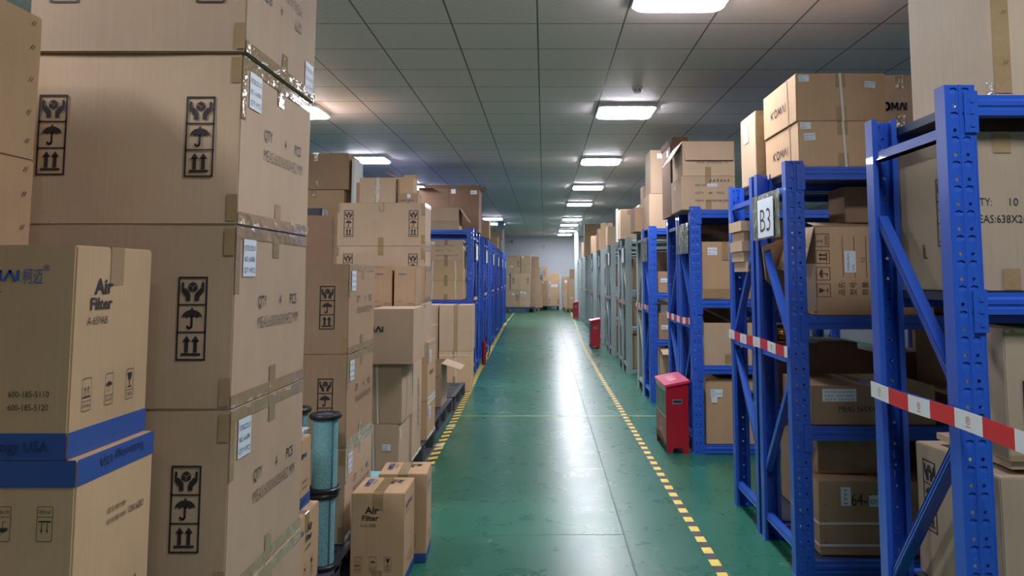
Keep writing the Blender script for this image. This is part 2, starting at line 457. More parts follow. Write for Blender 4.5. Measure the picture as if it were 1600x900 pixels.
# cartons ----------------------------------------------------------
def carton_mesh(w, d, h, mat, seam, wob, seed, lod=1):
    bm = bmesh.new()
    bmesh.ops.create_cube(bm, size=1)
    for v in bm.verts: v.co = Vector((v.co.x * w, v.co.y * d, (v.co.z + .5) * h))
    if lod:
        bmesh.ops.subdivide_edges(bm, edges=bm.edges[:], cuts=5, use_grid_fill=True)
        rnd = random.Random(seed); ph = [rnd.uniform(0, 6.28) for _ in range(9)]
        for v in bm.verts:
            x, y, z = v.co; fx, fy, fz = x / w * 2, y / d * 2, (z / h) * 2 - 1
            k = wob * .4
            dx = k * math.sin(3.1 * fy + ph[0]) * math.cos(2.3 * fz + ph[1])
            dy = k * math.sin(2.9 * fx + ph[2]) * math.cos(2.6 * fz + ph[3])
            if abs(fx) > .99: v.co.x += (dx - k) * (1 if fx > 0 else -1)
            if abs(fy) > .99: v.co.y += (dy - k) * (1 if fy > 0 else -1)
            if fz > .99 and abs(fx) < .99 and abs(fy) < .99: v.co.z -= k * (1 + math.sin(3 * fx + ph[4]) * .8)
    es = [e for e in bm.edges if len(e.link_faces) == 2 and e.calc_face_angle(0) > 1.0]
    bmesh.ops.bevel(bm, geom=es, offset=min(.0035, .03 * min(w, d, h)), segments=2 if lod else 1, affect='EDGES')
    me = bpy.data.meshes.new('cardboard_box'); bm.to_mesh(me); bm.free()
    # top flaps: two thin boards meeting at the seam, and the same edge line along the sides
    me.materials.append(M[mat])
    for p in me.polygons: p.use_smooth = True
    me.set_sharp_from_angle(angle=R(35))
    return me

_k = [0]
class Box:
    def __init__(s, label, x0, x1, y0, y1, z0, z1, mat='card', yaw=0, group=None, seam='y', tape=True, wob=.0018, lod=1, name='cardboard_box', cat='box', short=False):
        _k[0] += 1
        s.w, s.d, s.h = x1 - x0, y1 - y0, z1 - z0
        me = carton_mesh(s.w, s.d, s.h, mat, seam, wob, _k[0], lod)
        o = bpy.data.objects.new(name, me); COL.objects.link(o)
        o.location = ((x0 + x1) / 2, (y0 + y1) / 2, z0); o.rotation_euler.z = R(yaw)
        s.o = o; s.b = (x0, x1, y0, y1, z0, z1); s.seam = seam
        tag(o, label, cat, group)
        if tape: s.top_tape(short=short or not lod)
    def face(s, f):
        w, d, h = s.w / 2, s.d / 2, s.h; X, Y, Z = Vector((1, 0, 0)), Vector((0, 1, 0)), Vector((0, 0, 1))
        return {'f': (Vector((-w, -d, 0)), X, Z), 'r': (Vector((w, -d, 0)), Y, Z), 'l': (Vector((-w, d, 0)), -Y, Z),
                't': (Vector((-w, -d, h)), X, Y), 'b': (Vector((w, d, 0)), -X, Z)}[f]
    def dims(s, f): return {'f': (s.w, s.h), 'b': (s.w, s.h), 'r': (s.d, s.h), 'l': (s.d, s.h), 't': (s.w, s.d)}[f]
    def top_tape(s, short=False, tw=.05, m='packing_tape'):
        w, d, h = s.w / 2, s.d / 2, s.h; e = .0008; t = tw / 2; dn = min(.08, h * .3); q = d if s.seam == 'y' else w
        def ribbon(prof):
            mb = MB(); n = len(prof)
            P_ = lambda a, p: (a, p[0], p[1]) if s.seam == 'y' else (p[0], a, p[1])
            vs = [P_(-t, p) for p in prof] + [P_(t, p) for p in prof]
            mb.add(vs, [(i, i + 1, n + i + 1, n + i) for i in range(n - 1)], m); return mb.build('packing_tape', s.o)
        ribbon([(-q - e, h - dn), (-q - e, h - .003), (-q + .003, h + e * .4), (q - .003, h + e * .4), (q + e, h - .003), (q + e, h - dn)])
        if not short:
            ribbon([(-q - e, dn), (-q - e, .002)]) if s.seam == 'y' or s.b[0] > 0 else ribbon([(q + e, dn), (q + e, .002)])
    def edge_tape(s, f, hh=.035, ends=True, m='packing_tape'):
        W, H = s.dims(f); rnd = random.Random(int(W * 999))
        for top in (1, 0):
            P = Print()
            if top: P.rect(.001, H - hh, W - .001, H - .003, m)
            else: P.rect(.001, .003, W - .001, hh, m)
            if ends and top: P.rect(.001, H * .62, .03, H - hh, m)
            x = 0
            while x < W - .075:
                dx = rnd.uniform(.02, .07); y = rnd.uniform(.004, .014)
                if top: P.poly([(x, H - .003), (x + dx, H - .003), (x + dx * .8, H - y), (x + dx * .1, H - y * .7)], 'clear_film', lift=.0006)
                else: P.poly([(x, .003), (x + dx, .003), (x + dx * .8, y), (x + dx * .1, y * .7)], 'clear_film', lift=.0006)
                x += dx * 1.6
            P.build('sealing_tape', s, f, lift=.0007)
    def strap(s, f, us, wd=.012, vertical=True, top=True, m='strap_white', name='strap'):
        W, H = s.dims(f)
        for u in us:
            P = Print()
            if vertical:
                u2 = u + .012 * (1 if u < W / 2 else -1)
                P.poly([(u - wd / 2, 0), (u + wd / 2, 0), (u2 + wd / 2, H), (u2 - wd / 2, H)], m, lift=.001)
            else: P.rect(0, u - wd / 2, W, u + wd / 2, m, lift=.001)
            P.build(name, s, f)
    def pr(s, f, t, x, y, h, w=None, m='ink', bold=0., rot=0, anchor='l', name='printed_text'):
        P = Print(x, y, 1, rot); P.text(t, 0, 0, h, w, m, bold, anchor=anchor); return P.build(name, s, f)
    def lines(s, f, rows, m='ink', name='printed_text', rot=0, ox=0, oy=0):
        P = Print(ox, oy, 1, rot)
        for r in rows: P.text(r[0], r[1], r[2], r[3], r[4] if len(r) > 4 else None, m, r[5] if len(r) > 5 else 0)
        return P.build(name, s, f)

def flap(bx, edge, z, length, ang, a=0., b=1., mat='card', name='flap', th=.004, taper=.02):
    """a lid flap hinged on a top edge: edge in f,b,l,r; ang 0 = flat over the box, 180 = hanging down outside"""
    w, d = bx.w / 2, bx.d / 2
    if edge in 'fb': p0, p1 = Vector((-w + 2 * w * a, 0, z)), Vector((-w + 2 * w * b, 0, z)); y = -d if edge == 'f' else d; p0.y = p1.y = y; inn = Vector((0, -1 if edge == 'b' else 1, 0))
    else: p0, p1 = Vector((0, -d + 2 * d * a, z)), Vector((0, -d + 2 * d * b, z)); x = -w if edge == 'l' else w; p0.x = p1.x = x; inn = Vector((-1 if edge == 'r' else 1, 0, 0))
    t = R(ang); dr = inn * math.cos(t) + Vector((0, 0, 1)) * math.sin(t); nn = -inn * math.sin(t) + Vector((0, 0, 1)) * math.cos(t)
    e = (p1 - p0).normalized() * taper
    q = [p0, p1, p1 + dr * length - e, p0 + dr * length + e]
    vs = q + [p + nn * th for p in q]
    mb = MB(); mb.add(vs, [(0, 3, 2, 1), (4, 5, 6, 7), (0, 1, 5, 4), (1, 2, 6, 5), (2, 3, 7, 6), (3, 0, 4, 7)], mat)
    return mb.build(name, bx.o)

class OpenBox(Box):
    def __init__(s, label, x0, x1, y0, y1, z0, z1, mat='card', yaw=0, group=None, flaps=(), name='open_cardboard_box', cat='box'):
        s.w, s.d, s.h = x1 - x0, y1 - y0, z1 - z0; w, d, h, t = s.w / 2, s.d / 2, s.h, .005
        mb = MB()
        mb.box(-w, w, -d, d, 0, t, mat); mb.box(-w, w, -d, -d + t, t, h, mat); mb.box(-w, w, d - t, d, t, h, mat)
        mb.box(-w, -w + t, -d + t, d - t, t, h, mat); mb.box(w - t, w, -d + t, d - t, t, h, mat)
        s.o = mb.build(name, None, ((x0 + x1) / 2, (y0 + y1) / 2, z0), R(yaw)); s.b = (x0, x1, y0, y1, z0, z1); s.seam = 'y'
        tag(s.o, label, cat, group)
        for fl in flaps: flap(s, fl[0], h, fl[1], fl[2], *(fl[3:5] if len(fl) > 3 else (0, 1)), mat=mat)

# ------------------------------------------------------------------ structure
def struct(name, mb): o = mb.build(name); o['kind'] = 'structure'; return o
XL, XR, YB, YF = -6.5, 7.0, -4.0, 34.3
mb = MB(); mb.box(XL, XR, YB, YF, -.1, 0, 'floor_epoxy'); struct('floor', mb)
mb = MB(); mb.box(XL, XR, YB, YF, CEIL, CEIL + .1, 'ceiling_tile'); struct('ceiling', mb)
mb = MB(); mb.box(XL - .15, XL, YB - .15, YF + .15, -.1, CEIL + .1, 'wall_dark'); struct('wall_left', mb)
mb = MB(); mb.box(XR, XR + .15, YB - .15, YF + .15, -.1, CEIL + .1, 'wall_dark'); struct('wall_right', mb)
mb = MB(); mb.box(XL, XR, YF, YF + .15, -.1, CEIL + .1, 'wall_paint'); struct('wall_back', mb)
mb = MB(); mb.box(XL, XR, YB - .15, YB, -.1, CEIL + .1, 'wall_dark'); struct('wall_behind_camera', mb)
# expansion joints in the slab
mb = MB(); mb.box(.446, .454, YB + .05, YF - .05, -.001, .0008, 'joint'); struct('trim_1', mb)
mb = MB()
mb.box(-.9, .446, 4.46, 4.466, -.001, .0008, 'joint'); mb.box(-1.5, 2.5, 16.1, 16.108, -.001, .0008, 'joint'); struct('trim_2', mb)

# ceiling lights ----------------------------------------------------
lamp_labels = {}
def rounded(x0, x1, y0, y1, r, n=5):
    p = []
    for (cx, cy, a0) in ((x1 - r, y0 + r, -90), (x1 - r, y1 - r, 0), (x0 + r, y1 - r, 90), (x0 + r, y0 + r, 180)):
        for k in range(n): a = R(a0 + k * 90 / (n - 1)); p.append((cx + r * math.cos(a), cy + r * math.sin(a)))
    return p
ordn = ['nearest', 'second nearest', 'third', 'fourth', 'fifth', 'sixth', 'seventh', 'eighth', 'ninth', 'tenth']
aisle = sorted([l[1] for l in LAMPS if abs(l[0] - .86) < .01 and l[1] > 4])
leftc = sorted([l[1] for l in LAMPS if l[0] < -2.6 and l[1] > 4])
for (x, y, k) in LAMPS:
    if y < 4 : lab = 'white square ceiling light panel behind the camera, %s' % {(.86, -2.6): 'over the aisle, farthest back', (.86, 1.0): 'over the aisle, nearest', (-2.62, 1.05): 'left side, above the filter cartons', (4.3, 1.0): 'right side, above the racks'}[(x, y)]
    elif abs(x - .86) < .01: lab = 'glowing square ceiling panel, %s one in the row along the aisle' % ordn[aisle.index(y)]
    elif x < -2.6: lab = 'glowing square ceiling panel above the left stacks, %s one in that row' % ordn[leftc.index(y)]
    elif x < 0: lab = 'glowing ceiling panel at the far left of the aisle, %s of the two' % ('nearer' if y < 24 else 'farther')
    else: lab = 'ceiling panel above the right racks, %s of the two' % ('nearer' if y < 12 else 'farther')
    e = empty('ceiling_light', (x, y, CEIL - .055)); tag(e, lab, 'ceiling light', 'square ceiling light panels')
    mb = MB(); mb.prism(rounded(-.297, .297, -.297, .297, .07), .014, .0545, 'white_plastic', 'z'); mb.build('light_housing', e)
    mb = MB(); mb.prism(rounded(-.28, .28, -.28, .28, .08), 0, .0139, 'lamp_diffuser' if k == 1 else 'lamp_diffuser_dim', 'z'); mb.build('diffuser', e)

# smoke detector
def detector(x, y, lab):
    e = empty('smoke_detector', (x, y, CEIL)); tag(e, lab, 'smoke detector')
    mb = MB(); mb.lathe([(0, -.002), (.05, -.002), (.05, -.022), (.044, -.026), (0, -.026)], 'white_plastic'); mb.build('base', e)
    mb = MB(); mb.lathe([(.036, -.026), (.036, -.044), (.026, -.056), (0, -.058)], 'white_plastic')
    for k in range(6):
        a = k * math.pi / 3; mb.box(.034 * math.cos(a) - .004, .034 * math.cos(a) + .004, .034 * math.sin(a) - .004, .034 * math.sin(a) + .004, -.042, -.03, 'dark_plastic')
    mb.build('sensor_head', e)
detector(.87, 7.05, 'round white smoke detector on the ceiling, just before the second light panel')
detector(.52, 16.9, 'small smoke detector on the ceiling far down the aisle')

# floor tape ---------------------------------------------------------
def line_pts(pts, y):
    for (y0, x0), (y1, x1) in zip(pts, pts[1:]):
        if y0 <= y <= y1: return x0 + (x1 - x0) * (y - y0) / (y1 - y0)
    return pts[-1][1]
RT = [(0, .885), (3.9, .868), (7.1, .846), (10.7, .822), (16.2, .812)]
LT = [(0, -.80), (6.1, -.885), (8., -.905), (12.2, -1.0), (22.9, -1.165), (26, -1.2)]
mb = MB(); y = .6; k = 0; hw = .026
while y < 16:
    L_ = .087; x0, x1 = line_pts(RT, y), line_pts(RT, y + L_)
    mb.prism([(x0 - hw, y), (x0 + hw, y), (x1 + hw, y + L_), (x1 - hw, y + L_)], .0002, .0014, 'tape_yellow' if k % 2 else 'tape_black', 'z')
    y += L_; k += 1
tag(mb.build('hazard_tape'), 'yellow and black striped floor tape along the right side of the aisle', 'floor tape')
mb = MB(); y = 2.9; k = 0; hw = .034
while y < 24.5:
    L_ = .085; x0, x1 = line_pts(LT, y), line_pts(LT, y + L_); sk = .05
    mb.prism([(x0 - hw, y), (x0 + hw, y + sk), (x1 + hw, y + L_ + sk), (x1 - hw, y + L_)], .0002, .0014, 'tape_yellow' if k % 2 else 'tape_black', 'z')
    y += L_; k += 1
for yy in (6.7, 7.55): mb.box(-.945, -.86, yy, yy + .06, .0015, .0022, 'label_grey')
tag(mb.build('hazard_tape'), 'yellow and black diagonal striped floor tape along the left stacks', 'floor tape')
mb = MB(); mb.box(-.98, 1.16, 8.12, 8.15, .0002, .001, 'line_yellow')
tag(mb.build('floor_line'), 'faded yellow line across the green floor between the two tapes', 'floor line')
mb = MB(); mb.prism([(.80, 16.1), (.84, 16.1), (1.12, 31), (1.06, 31)], .0002, .001, 'line_yellow', 'z')
tag(mb.build('floor_line'), 'worn yellow line far down the right side beyond the striped tape', 'floor line')
mb = MB(); mb.prism([(-1.2, 24.7), (-1.15, 24.7), (-1.15, 30), (-1.2, 30)], .0002, .001, 'line_yellow', 'z')
tag(mb.build('floor_line'), 'worn yellow line far down the left side near the stacked pallet', 'floor line')

# ------------------------------------------------------------------ racks
PW, PD = .09, .06     # post width (x), depth (y)
_pm = {}
def post_mesh(mat, hgt, s):
    """open C section, perforated web at y=0 facing -y"""
    key = (mat, hgt, s)
    if key in _pm: return _pm[key]
    mb = MB(); X = lambda x: x * s
    cell = .0375; n = int(hgt / .075)
    def ring(cx, cz, hx, hz, inner, fill=None, dep=0):
        outer = [(cx - hx, cz - hz), (cx, cz - hz), (cx + hx, cz - hz), (cx + hx, cz), (cx + hx, cz + hz), (cx, cz + hz), (cx - hx, cz + hz), (cx - hx, cz)]
        vs = [(X(p[0]), 0, p[1]) for p in outer] + [(X(p[0]), 0, p[1]) for p in inner]
        fs = [(i, (i + 1) % 8, 8 + (i + 1) % 8, 8 + i) for i in range(8)]
        mb.add(vs, fs, mat)
        vs = [(X(p[0]), 0, p[1]) for p in inner] + [(X(p[0]), dep or .004, p[1]) for p in inner]
        mb.add(vs, [(i, (i + 1) % 8, 8 + (i + 1) % 8, 8 + i) for i in range(8)] + ([tuple(range(8, 16))] if fill else []), mat)
    for k in range(n):
        z = k * .075
        for c, sg in ((.0225, 1), (.0675, -1)):
            r = .0058
            ring(c + sg * .004, z + .015, 0, 0, [], None) if False else None
            cx = c + sg * .004
            a = [-135, -90, -45, 0, 45, 90, 135, 180]
            inner = [(cx + r * math.cos(R(t)), z + .015 + r * math.sin(R(t))) for t in a]
            outer = [(c - .0225, z), (c, z), (c + .0225, z), (c + .0225, z + .015), (c + .0225, z + .03), (c, z + .03), (c - .0225, z + .03), (c - .0225, z + .015)]
            vs = [(X(p[0]), 0, p[1]) for p in outer] + [(X(p[0]), 0, p[1]) for p in inner] + [(X(p[0]), .003, p[1]) for p in inner]
            mb.add(vs, [(i, (i + 1) % 8, 8 + (i + 1) % 8, 8 + i) for i in range(8)] + [(8 + i, 8 + (i + 1) % 8, 16 + (i + 1) % 8, 16 + i) for i in range(8)], mat)
            zz = z + .0525; q = [(-.010, -.017), (-.001, -.0205), (.006, -.015), (.008, 0), (.013, .014), (.003, .0198), (-.010, .017), (-.0125, 0)]
            inner = [(cx + sg * p[0] * (1 if sg == 1 else 1), zz + p[1]) for p in q]
            if sg < 0: inner = [inner[i] for i in (2, 1, 0, 7, 6, 5, 4, 3)]
            outer = [(c - .0225, z + .03), (c, z + .03), (c + .0225, z + .03), (c + .0225, zz), (c + .0225, z + .075), (c, z + .075), (c - .0225, z + .075), (c - .0225, zz)]
            vs = [(X(p[0]), 0, p[1]) for p in outer] + [(X(p[0]), 0, p[1]) for p in inner] + [(X(p[0]), .0055 if p[1] > zz else .0015, p[1]) for p in inner]
            mb.add(vs, [(i, (i + 1) % 8, 8 + (i + 1) % 8, 8 + i) for i in range(8)] + [(8 + i, 8 + (i + 1) % 8, 16 + (i + 1) % 8, 16 + i) for i in range(8)] + [tuple(range(16, 24))], mat)
    H = n * .075
    if hgt > H: mb.add([(X(0), 0, H), (X(PW), 0, H), (X(PW), 0, hgt), (X(0), 0, hgt)], [(0, 1, 2, 3)], mat)
    t = .003
    def bx(x0, x1, y0, y1):
        a, c = sorted((X(x0), X(x1))); mb.box(a, c, y0, y1, 0, hgt, mat)
    bx(-.001, t, -.001, PD); bx(PW - t, PW + .001, -.001, PD); bx(t, .018, PD - t, PD); bx(PW - .018, PW - t, PD - t, PD)
    bx(.041, .049, -.003, 0)
    a, c = sorted((X(-.006), X(PW + .006))); mb.box(a, c, -.004, PD + .004, 0, .004, mat)
    _pm[key] = mb.mesh('post'); return _pm[key]
def flip_mesh(me, D):
    m2 = me.copy()
    for v in m2.vertices: v.co.y = D - v.co.y
    m2.flip_normals(); return m2

_rc = {}
def rack_meshes(kind, s, flip, levels, hgt, L, D):
    key = (kind, s, flip, tuple(levels), hgt, L, D)
    if key in _rc: return _rc[key]
    mat = 'rack_' + kind; sh = 'shelf_steel' if kind == 'blue' else 'shelf_grey'
    parts = []
    pn = post_mesh(mat, hgt, s); pf = flip_mesh(pn, D)
    for x in (0, s * (L - PW)):
        parts.append(('post', pn, (x, 0, 0))); parts.append(('post', pf, (x, 0, 0)))
    X = lambda x: x * s
    for z in levels:
        for fr in (0, 1):
            mb = MB(); Y = (lambda y: y) if fr == 0 else (lambda y: D - y)
            prof = [(-.004, z - .065), (.040, z - .065), (.040, z), (.006, z), (.006, z - .012), (-.004, z - .02), (-.004, z - .034), (.0, z - .038), (.0, z - .044), (-.004, z - .048)]
            mb.prism([(Y(p), q) for p, q in prof], X(PW + .001), X(L - PW - .001), mat, 'x')
            for xa, xb in ((PW - .036, PW + .006), (L - PW - .006, L - PW + .036)):
                a, b_ = sorted((X(xa), X(xb))); y0, y1 = sorted((Y(-.0075), Y(-.0045)))
                mb.box(a, b_, y0, y1, z - .118, z + .01, mat)
                for zz in (z - .02, z - .055, z - .095):
                    a2, b2 = sorted((X((xa + xb) / 2 - .004), X((xa + xb) / 2 + .008))); y0, y1 = sorted((Y(-.0105), Y(-.0075)))
                    mb.box(a2, b2, y0, y1, zz - .006, zz + .006, mat)
            parts.append(('beam', mb.mesh('beam'), (0, 0, 0)))
        mb = MB(); a, b_ = sorted((X(.02 if False else PW + .004), X(L - PW - .004)))
        n = 4; wd = (b_ - a) / n
        for k in range(n): mb.box(a + k * wd + .002, a + (k + 1) * wd - .002, .043, D - .043, z - .03, z - .001, sh)
        parts.append(('shelf_panel', mb.mesh('shelf_panel'), (0, 0, 0)))
    for xb in (.028, L - .028):
        x = X(xb)
        hz = [1.89 if hgt < 2.1 else 2.0, 1.03, .13]
        for z in hz:
            mb = MB(); mb.box(*sorted((x - .018, x + .018)), .03, D - .03, z - .016, z + .016, mat)
            mb.box(*sorted((x - .022, x + .022)), .05, D - .05, z - .016, z - .012, mat)
            parts.append(('crossbar', mb.mesh('crossbar'), (0, 0, 0)))
        dg = [((.05, 1.12), (D - .05, 1.66)), ((.05, .95), (D - .05, .38))]
        if flip: dg = [((.05, 1.62), (D - .05, 1.10)), ((.05, .44), (D - .05, .97))]
        for (ya, za), (yb, zb) in dg:
            mb = MB(); mb.bar((x, ya, za), (x, yb, zb), .03, .036, mat, up=(1, 0, 0))
            for o_ in (-.012, 0, .012):
                d = Vector((0, yb - ya, zb - za)).normalized(); q = Vector((0, -d.z, d.y)) * o_
                mb.bar((x - s * .0155, ya + q.y, za + q.z), (x - s * .0155, yb + q.y, zb + q.z), .004, .005, mat, up=(1, 0, 0))
            parts.append(('diagonal_brace', mb.mesh('diagonal_brace'), (0, 0, 0)))
    _rc[key] = parts; return parts

def rack(label, x, y, s=1, kind='blue', flip=False, levels=(2.0, 1.25, .71, .07), hgt=2.03, L=2.2, D=.58, group=None):
    e = empty('storage_rack', (x, y, 0)); tag(e, label, 'storage rack', group)
    for n, me, loc in rack_meshes(kind, s, flip, levels, hgt, L, D): newobj(n, me, e, loc)
    return e

RX = 1.22
GR = 'steel racks along the right of the aisle'; GL = 'steel racks along the left of the aisle'
rack('blue rack nearest the camera on the right, carrying the big pale carton', RX, 2.3, levels=(2.0, 1.40, .40), group=GR)
rack('blue rack with the B3 sign and two strapped cartons on top', RX, 3.85, group=GR)
rack('blue rack back to back behind the B3 rack, small trays on its shelf', RX, 4.48, flip=True, group=GR)
rack('blue rack behind the red box, with the open flapped carton on top', RX, 6.41, group=GR)
rack('blue rack standing back to back with the one behind the red box', RX, 7.04, flip=True, group=GR)
rack('farthest blue rack on the right, directly before the first grey rack', RX, 8.96, group=GR)
nm = ['first', 'second', 'third', 'fourth', 'fifth', 'sixth', 'seventh', 'eighth', 'ninth', 'tenth', 'eleventh', 'twelfth', 'thirteenth', 'fourteenth', 'fifteenth']
GY = [9.59]
for k in range(7): GY += [11.51 + 2.55 * k, 12.14 + 2.55 * k]
for k, y in enumerate(GY):
    rack('light grey perforated rack, %s grey one down the right side' % nm[k], RX, y, kind='grey', flip=(k % 2 == 0), group=GR)
LY = []
for k in range(6): LY += [11.2 + 2.55 * k, 11.83 + 2.55 * k]
LX = lambda y: -1.03 - .016 * (y - 11.2)
for k, y in enumerate(LY):
    lab = 'blue rack, %s from the front on the left side' % nm[k]
    if k == 0: lab = 'blue rack at the front of the left row, three strapped cartons on its shelf'
    rack(lab, LX(y), y, s=-1, flip=(k % 2 == 1), levels=(2.12, 1.1, .11) if k == 0 else (2.12, 1.4, .75, .11), hgt=2.15, group=GL)

# red and white barrier tape wrapped across the frames -----------------
def barrier(x, y0, y1, z, lab, s=1, st=.145, hh=.056, ph=0, logos=False, sag=.0):
    mb = MB(); n = 0; y = y1
    N_ = int((y1 - y0) / st) + 1
    for k in range(N_):
        a = y1 - k * st; b_ = max(y0, a - st)
        if a - b_ < .005: break
        zz = lambda t: z - sag * math.sin(math.pi * (t - y0) / (y1 - y0)) + .003 * math.sin(t * 9)
        m_ = 'tape_red' if (k + ph) % 2 else 'tape_white'
        for j in range(3):
            p, q = a + (b_ - a) * j / 3, a + (b_ - a) * (j + 1) / 3
            mb.add([(x, p, zz(p)), (x, q, zz(q)), (x - .0 * s, q, zz(q) + hh), (x, p, zz(p) + hh), (x + .002 * s, p, zz(p)), (x + .002 * s, q, zz(q)), (x + .002 * s, q, zz(q) + hh), (x + .002 * s, p, zz(p) + hh)],
                   [(0, 1, 2, 3), (7, 6, 5, 4), (0, 4, 5, 1), (3, 2, 6, 7)], m_)
        if logos and (k + ph) % 2 == 0 and a - b_ > .1:
            c = ((a + b_) / 2, zz(a) + hh * .55); P = []
            for t in range(12):
                u, v = R(30 * t), R(30 * (t + 1)); r0, r1 = .0095, .0115
                mb.add([(x - .0006, c[0] + r0 * math.cos(u), c[1] + r0 * math.sin(u)), (x - .0006, c[0] + r1 * math.cos(u), c[1] + r1 * math.sin(u)), (x - .0006, c[0] + r1 * math.cos(v), c[1] + r1 * math.sin(v)), (x - .0006, c[0] + r0 * math.cos(v), c[1] + r0 * math.sin(v))], [(0, 1, 2, 3)], 'tape_red')
            for dz in (-.003, .002): mb.add([(x - .0006, c[0] - .005, c[1] + dz), (x - .0006, c[0] + .005, c[1] + dz), (x - .0006, c[0] + .005, c[1] + dz + .0022), (x - .0006, c[0] - .005, c[1] + dz + .0022)], [(0, 1, 2, 3)], 'tape_red')
            mb.add([(x - .0006, c[0] - .011, c[1] - .019), (x - .0006, c[0] + .011, c[1] - .019), (x - .0006, c[0] + .011, c[1] - .0165), (x - .0006, c[0] - .011, c[1] - .0165)], [(0, 1, 2, 3)], 'tape_red')
    tag(mb.build('barrier_tape'), lab, 'barrier tape', 'red and white barrier tapes across the rack ends')
TX = RX - .012
barrier(TX, 1.25, 2.885, 1.005, 'red and white barrier tape across the nearest blue rack on the right', logos=True, ph=0)
barrier(TX, 3.86, 5.07, 1.045, 'red and white barrier tape across the B3 rack and its neighbour', ph=0, logos=True)
barrier(TX, 6.42, 7.63, 1.045, 'red and white barrier tape above the nearest red box', ph=0, sag=.01)
barrier(TX, 8.97, 10.18, 1.05, 'red and white barrier tape from the last blue rack to the first grey rack')
for k in range(6):
    y = 11.51 + 2.55 * k
    barrier(TX, y + .01, y + 1.22, 1.05, 'red and white barrier tape on the %s pair of grey racks after the blue ones' % nm[k], hh=.05, sag=.02)
for k in range(6):
    y = 11.2 + 2.55 * k
    barrier(LX(y) + .012, y + .02, y + .62, 1.09 + .01 * (k % 3), 'red and white barrier tape on the %s blue rack pair on the left' % nm[k], s=-1, hh=.05, ph=k % 2)

# location signs ---------------------------------------------------------
def sign(x, y0, y1, z0, z1, lab, s=1, text=None, paper=True):
    """s=1: faces -x (right racks); s=-1 faces +x"""
    e = empty('location_sign', (x, (y0 + y1) / 2, z0)); tag(e, lab, 'sign', 'location signs on the rack ends')
    W = y1 - y0; H = z1 - z0
    mb = MB(); n = 12; vs = []
    for i in range(n + 1):
        t = i / n; dx = .0025 * math.sin(t * 11) * s
        for z in (0, H): vs += [(dx, -W / 2 + W * t, z), (dx + .003 * s, -W / 2 + W * t, z)]
    fs = []
    for i in range(n):
        a = 4 * i; fs += [(a, a + 4, a + 6, a + 2), (a + 1, a + 3, a + 7, a + 5), (a, a + 1, a + 5, a + 4), (a + 2, a + 6, a + 7, a + 3)]
    mb.add(vs, fs, 'pouch', True); mb.build('plastic_pouch', e)
    if paper:
        mb = MB(); a, b_ = sorted((-.0045 * s, -.0055 * s)); pw = min(.29, W * .62)
        mb.box(a, b_, -W / 2 + W * .18, -W / 2 + W * .18 + pw, .01, H * .88, 'label_white'); pp = mb.build('paper_sheet', e)
        if text:
            vs, fs, (x0, x1, ya, yb) = text2d(text, -.008); h_ = H * .50; k = h_ / (yb - ya); cy = -W / 2 + W * .18 + pw / 2; kx = pw * .66 / (x1 - x0)
            mb = MB(); mb.flat = True
            mb.add([(-.0062 * s, cy - s * ((p - (x0 + x1) / 2) * kx), H * .16 + (q - ya) * k) for p, q in vs], fs, 'ink'); mb.build('printed_text', pp)
    return e
sign(TX, 3.93, 4.43, 1.65, 1.90, 'plastic sleeve with white paper reading B3 on the rack end', text='B3')
sign(TX, 6.45, 7.0, 1.64, 1.90, 'crumpled greenish plastic sleeve on the rack end behind the red box', paper=False)
sign(TX, 9.02, 9.6, 1.62, 1.90, 'crumpled plastic sleeve on the last blue rack on the right', paper=False)
for k in range(6):
    y = 11.53 + 2.55 * k
    sign(TX, y, y + .5, 1.64, 1.90, 'white paper in a sleeve on the %s pair of grey racks after the blue ones' % nm[k])
for k in range(6):
    y = 11.45 + 2.55 * k
    sign(LX(y) + .012, y, y + .5, 1.68, 1.93, 'white paper sign on the end of the %s pair of blue racks on the left' % nm[k], s=-1)

# ------------------------------------------------------------------ pallets
def pallet(x0, x1, y0, y1, lab, h=.15, mat='pallet_plastic', name='plastic_pallet', cat='pallet'):
    w, d = x1 - x0, y1 - y0
    mb = MB(); n = max(5, int(d / .115)); st = d / n
    for k in range(n): mb.box(-w / 2, w / 2, -d / 2 + k * st, -d / 2 + k * st + st * .62, h - .022, h, mat)
    for x in (-w / 2, -w / 4 - .012, -.025, w / 4 - .012, w / 2 - .05): mb.box(x, x + .05, -d / 2, d / 2, h - .0225, h - .0005, mat)
    for x in (-w / 2, -.05, w / 2 - .1):
        mb.box(x, x + .1, -d / 2, d / 2, 0, .022, mat)
        nb = max(3, int(d / .5) + 1)
        for k in range(nb):
            y = -d / 2 + (d - .14) * k / (nb - 1); mb.box(x, x + .1, y, y + .14, .022, h - .0225, mat)
            for q in (.03, .07, .11): mb.box(x - .002, x + .102, y + q - .004, y + q + .004, .03, h - .03, mat)
    o = mb.build(name, None, ((x0 + x1) / 2, (y0 + y1) / 2, 0)); tag(o, lab, cat); return o
pallet(-1.42, -.81, 1.96, 2.80, 'dark plastic pallet under the big printed cartons at front left')
pallet(-1.95, -.90, 1.22, 1.93, 'dark plastic pallet under the blue banded filter cartons at front left')
pallet(-1.75, -.93, 2.95, 4.72, 'dark grey plastic pallet beside the two small cartons on the floor')
pallet(-1.51, -.928, 4.88, 6.72, 'dark plastic pallet under the strapped cartons on the left')
pallet(-1.85, -.975, 6.78, 8.36, 'mostly empty black plastic pallet with the open carton on it')
pallet(-1.80, -.965, 8.42, 9.55, 'empty black plastic pallet farther along, before the tall taped carton')

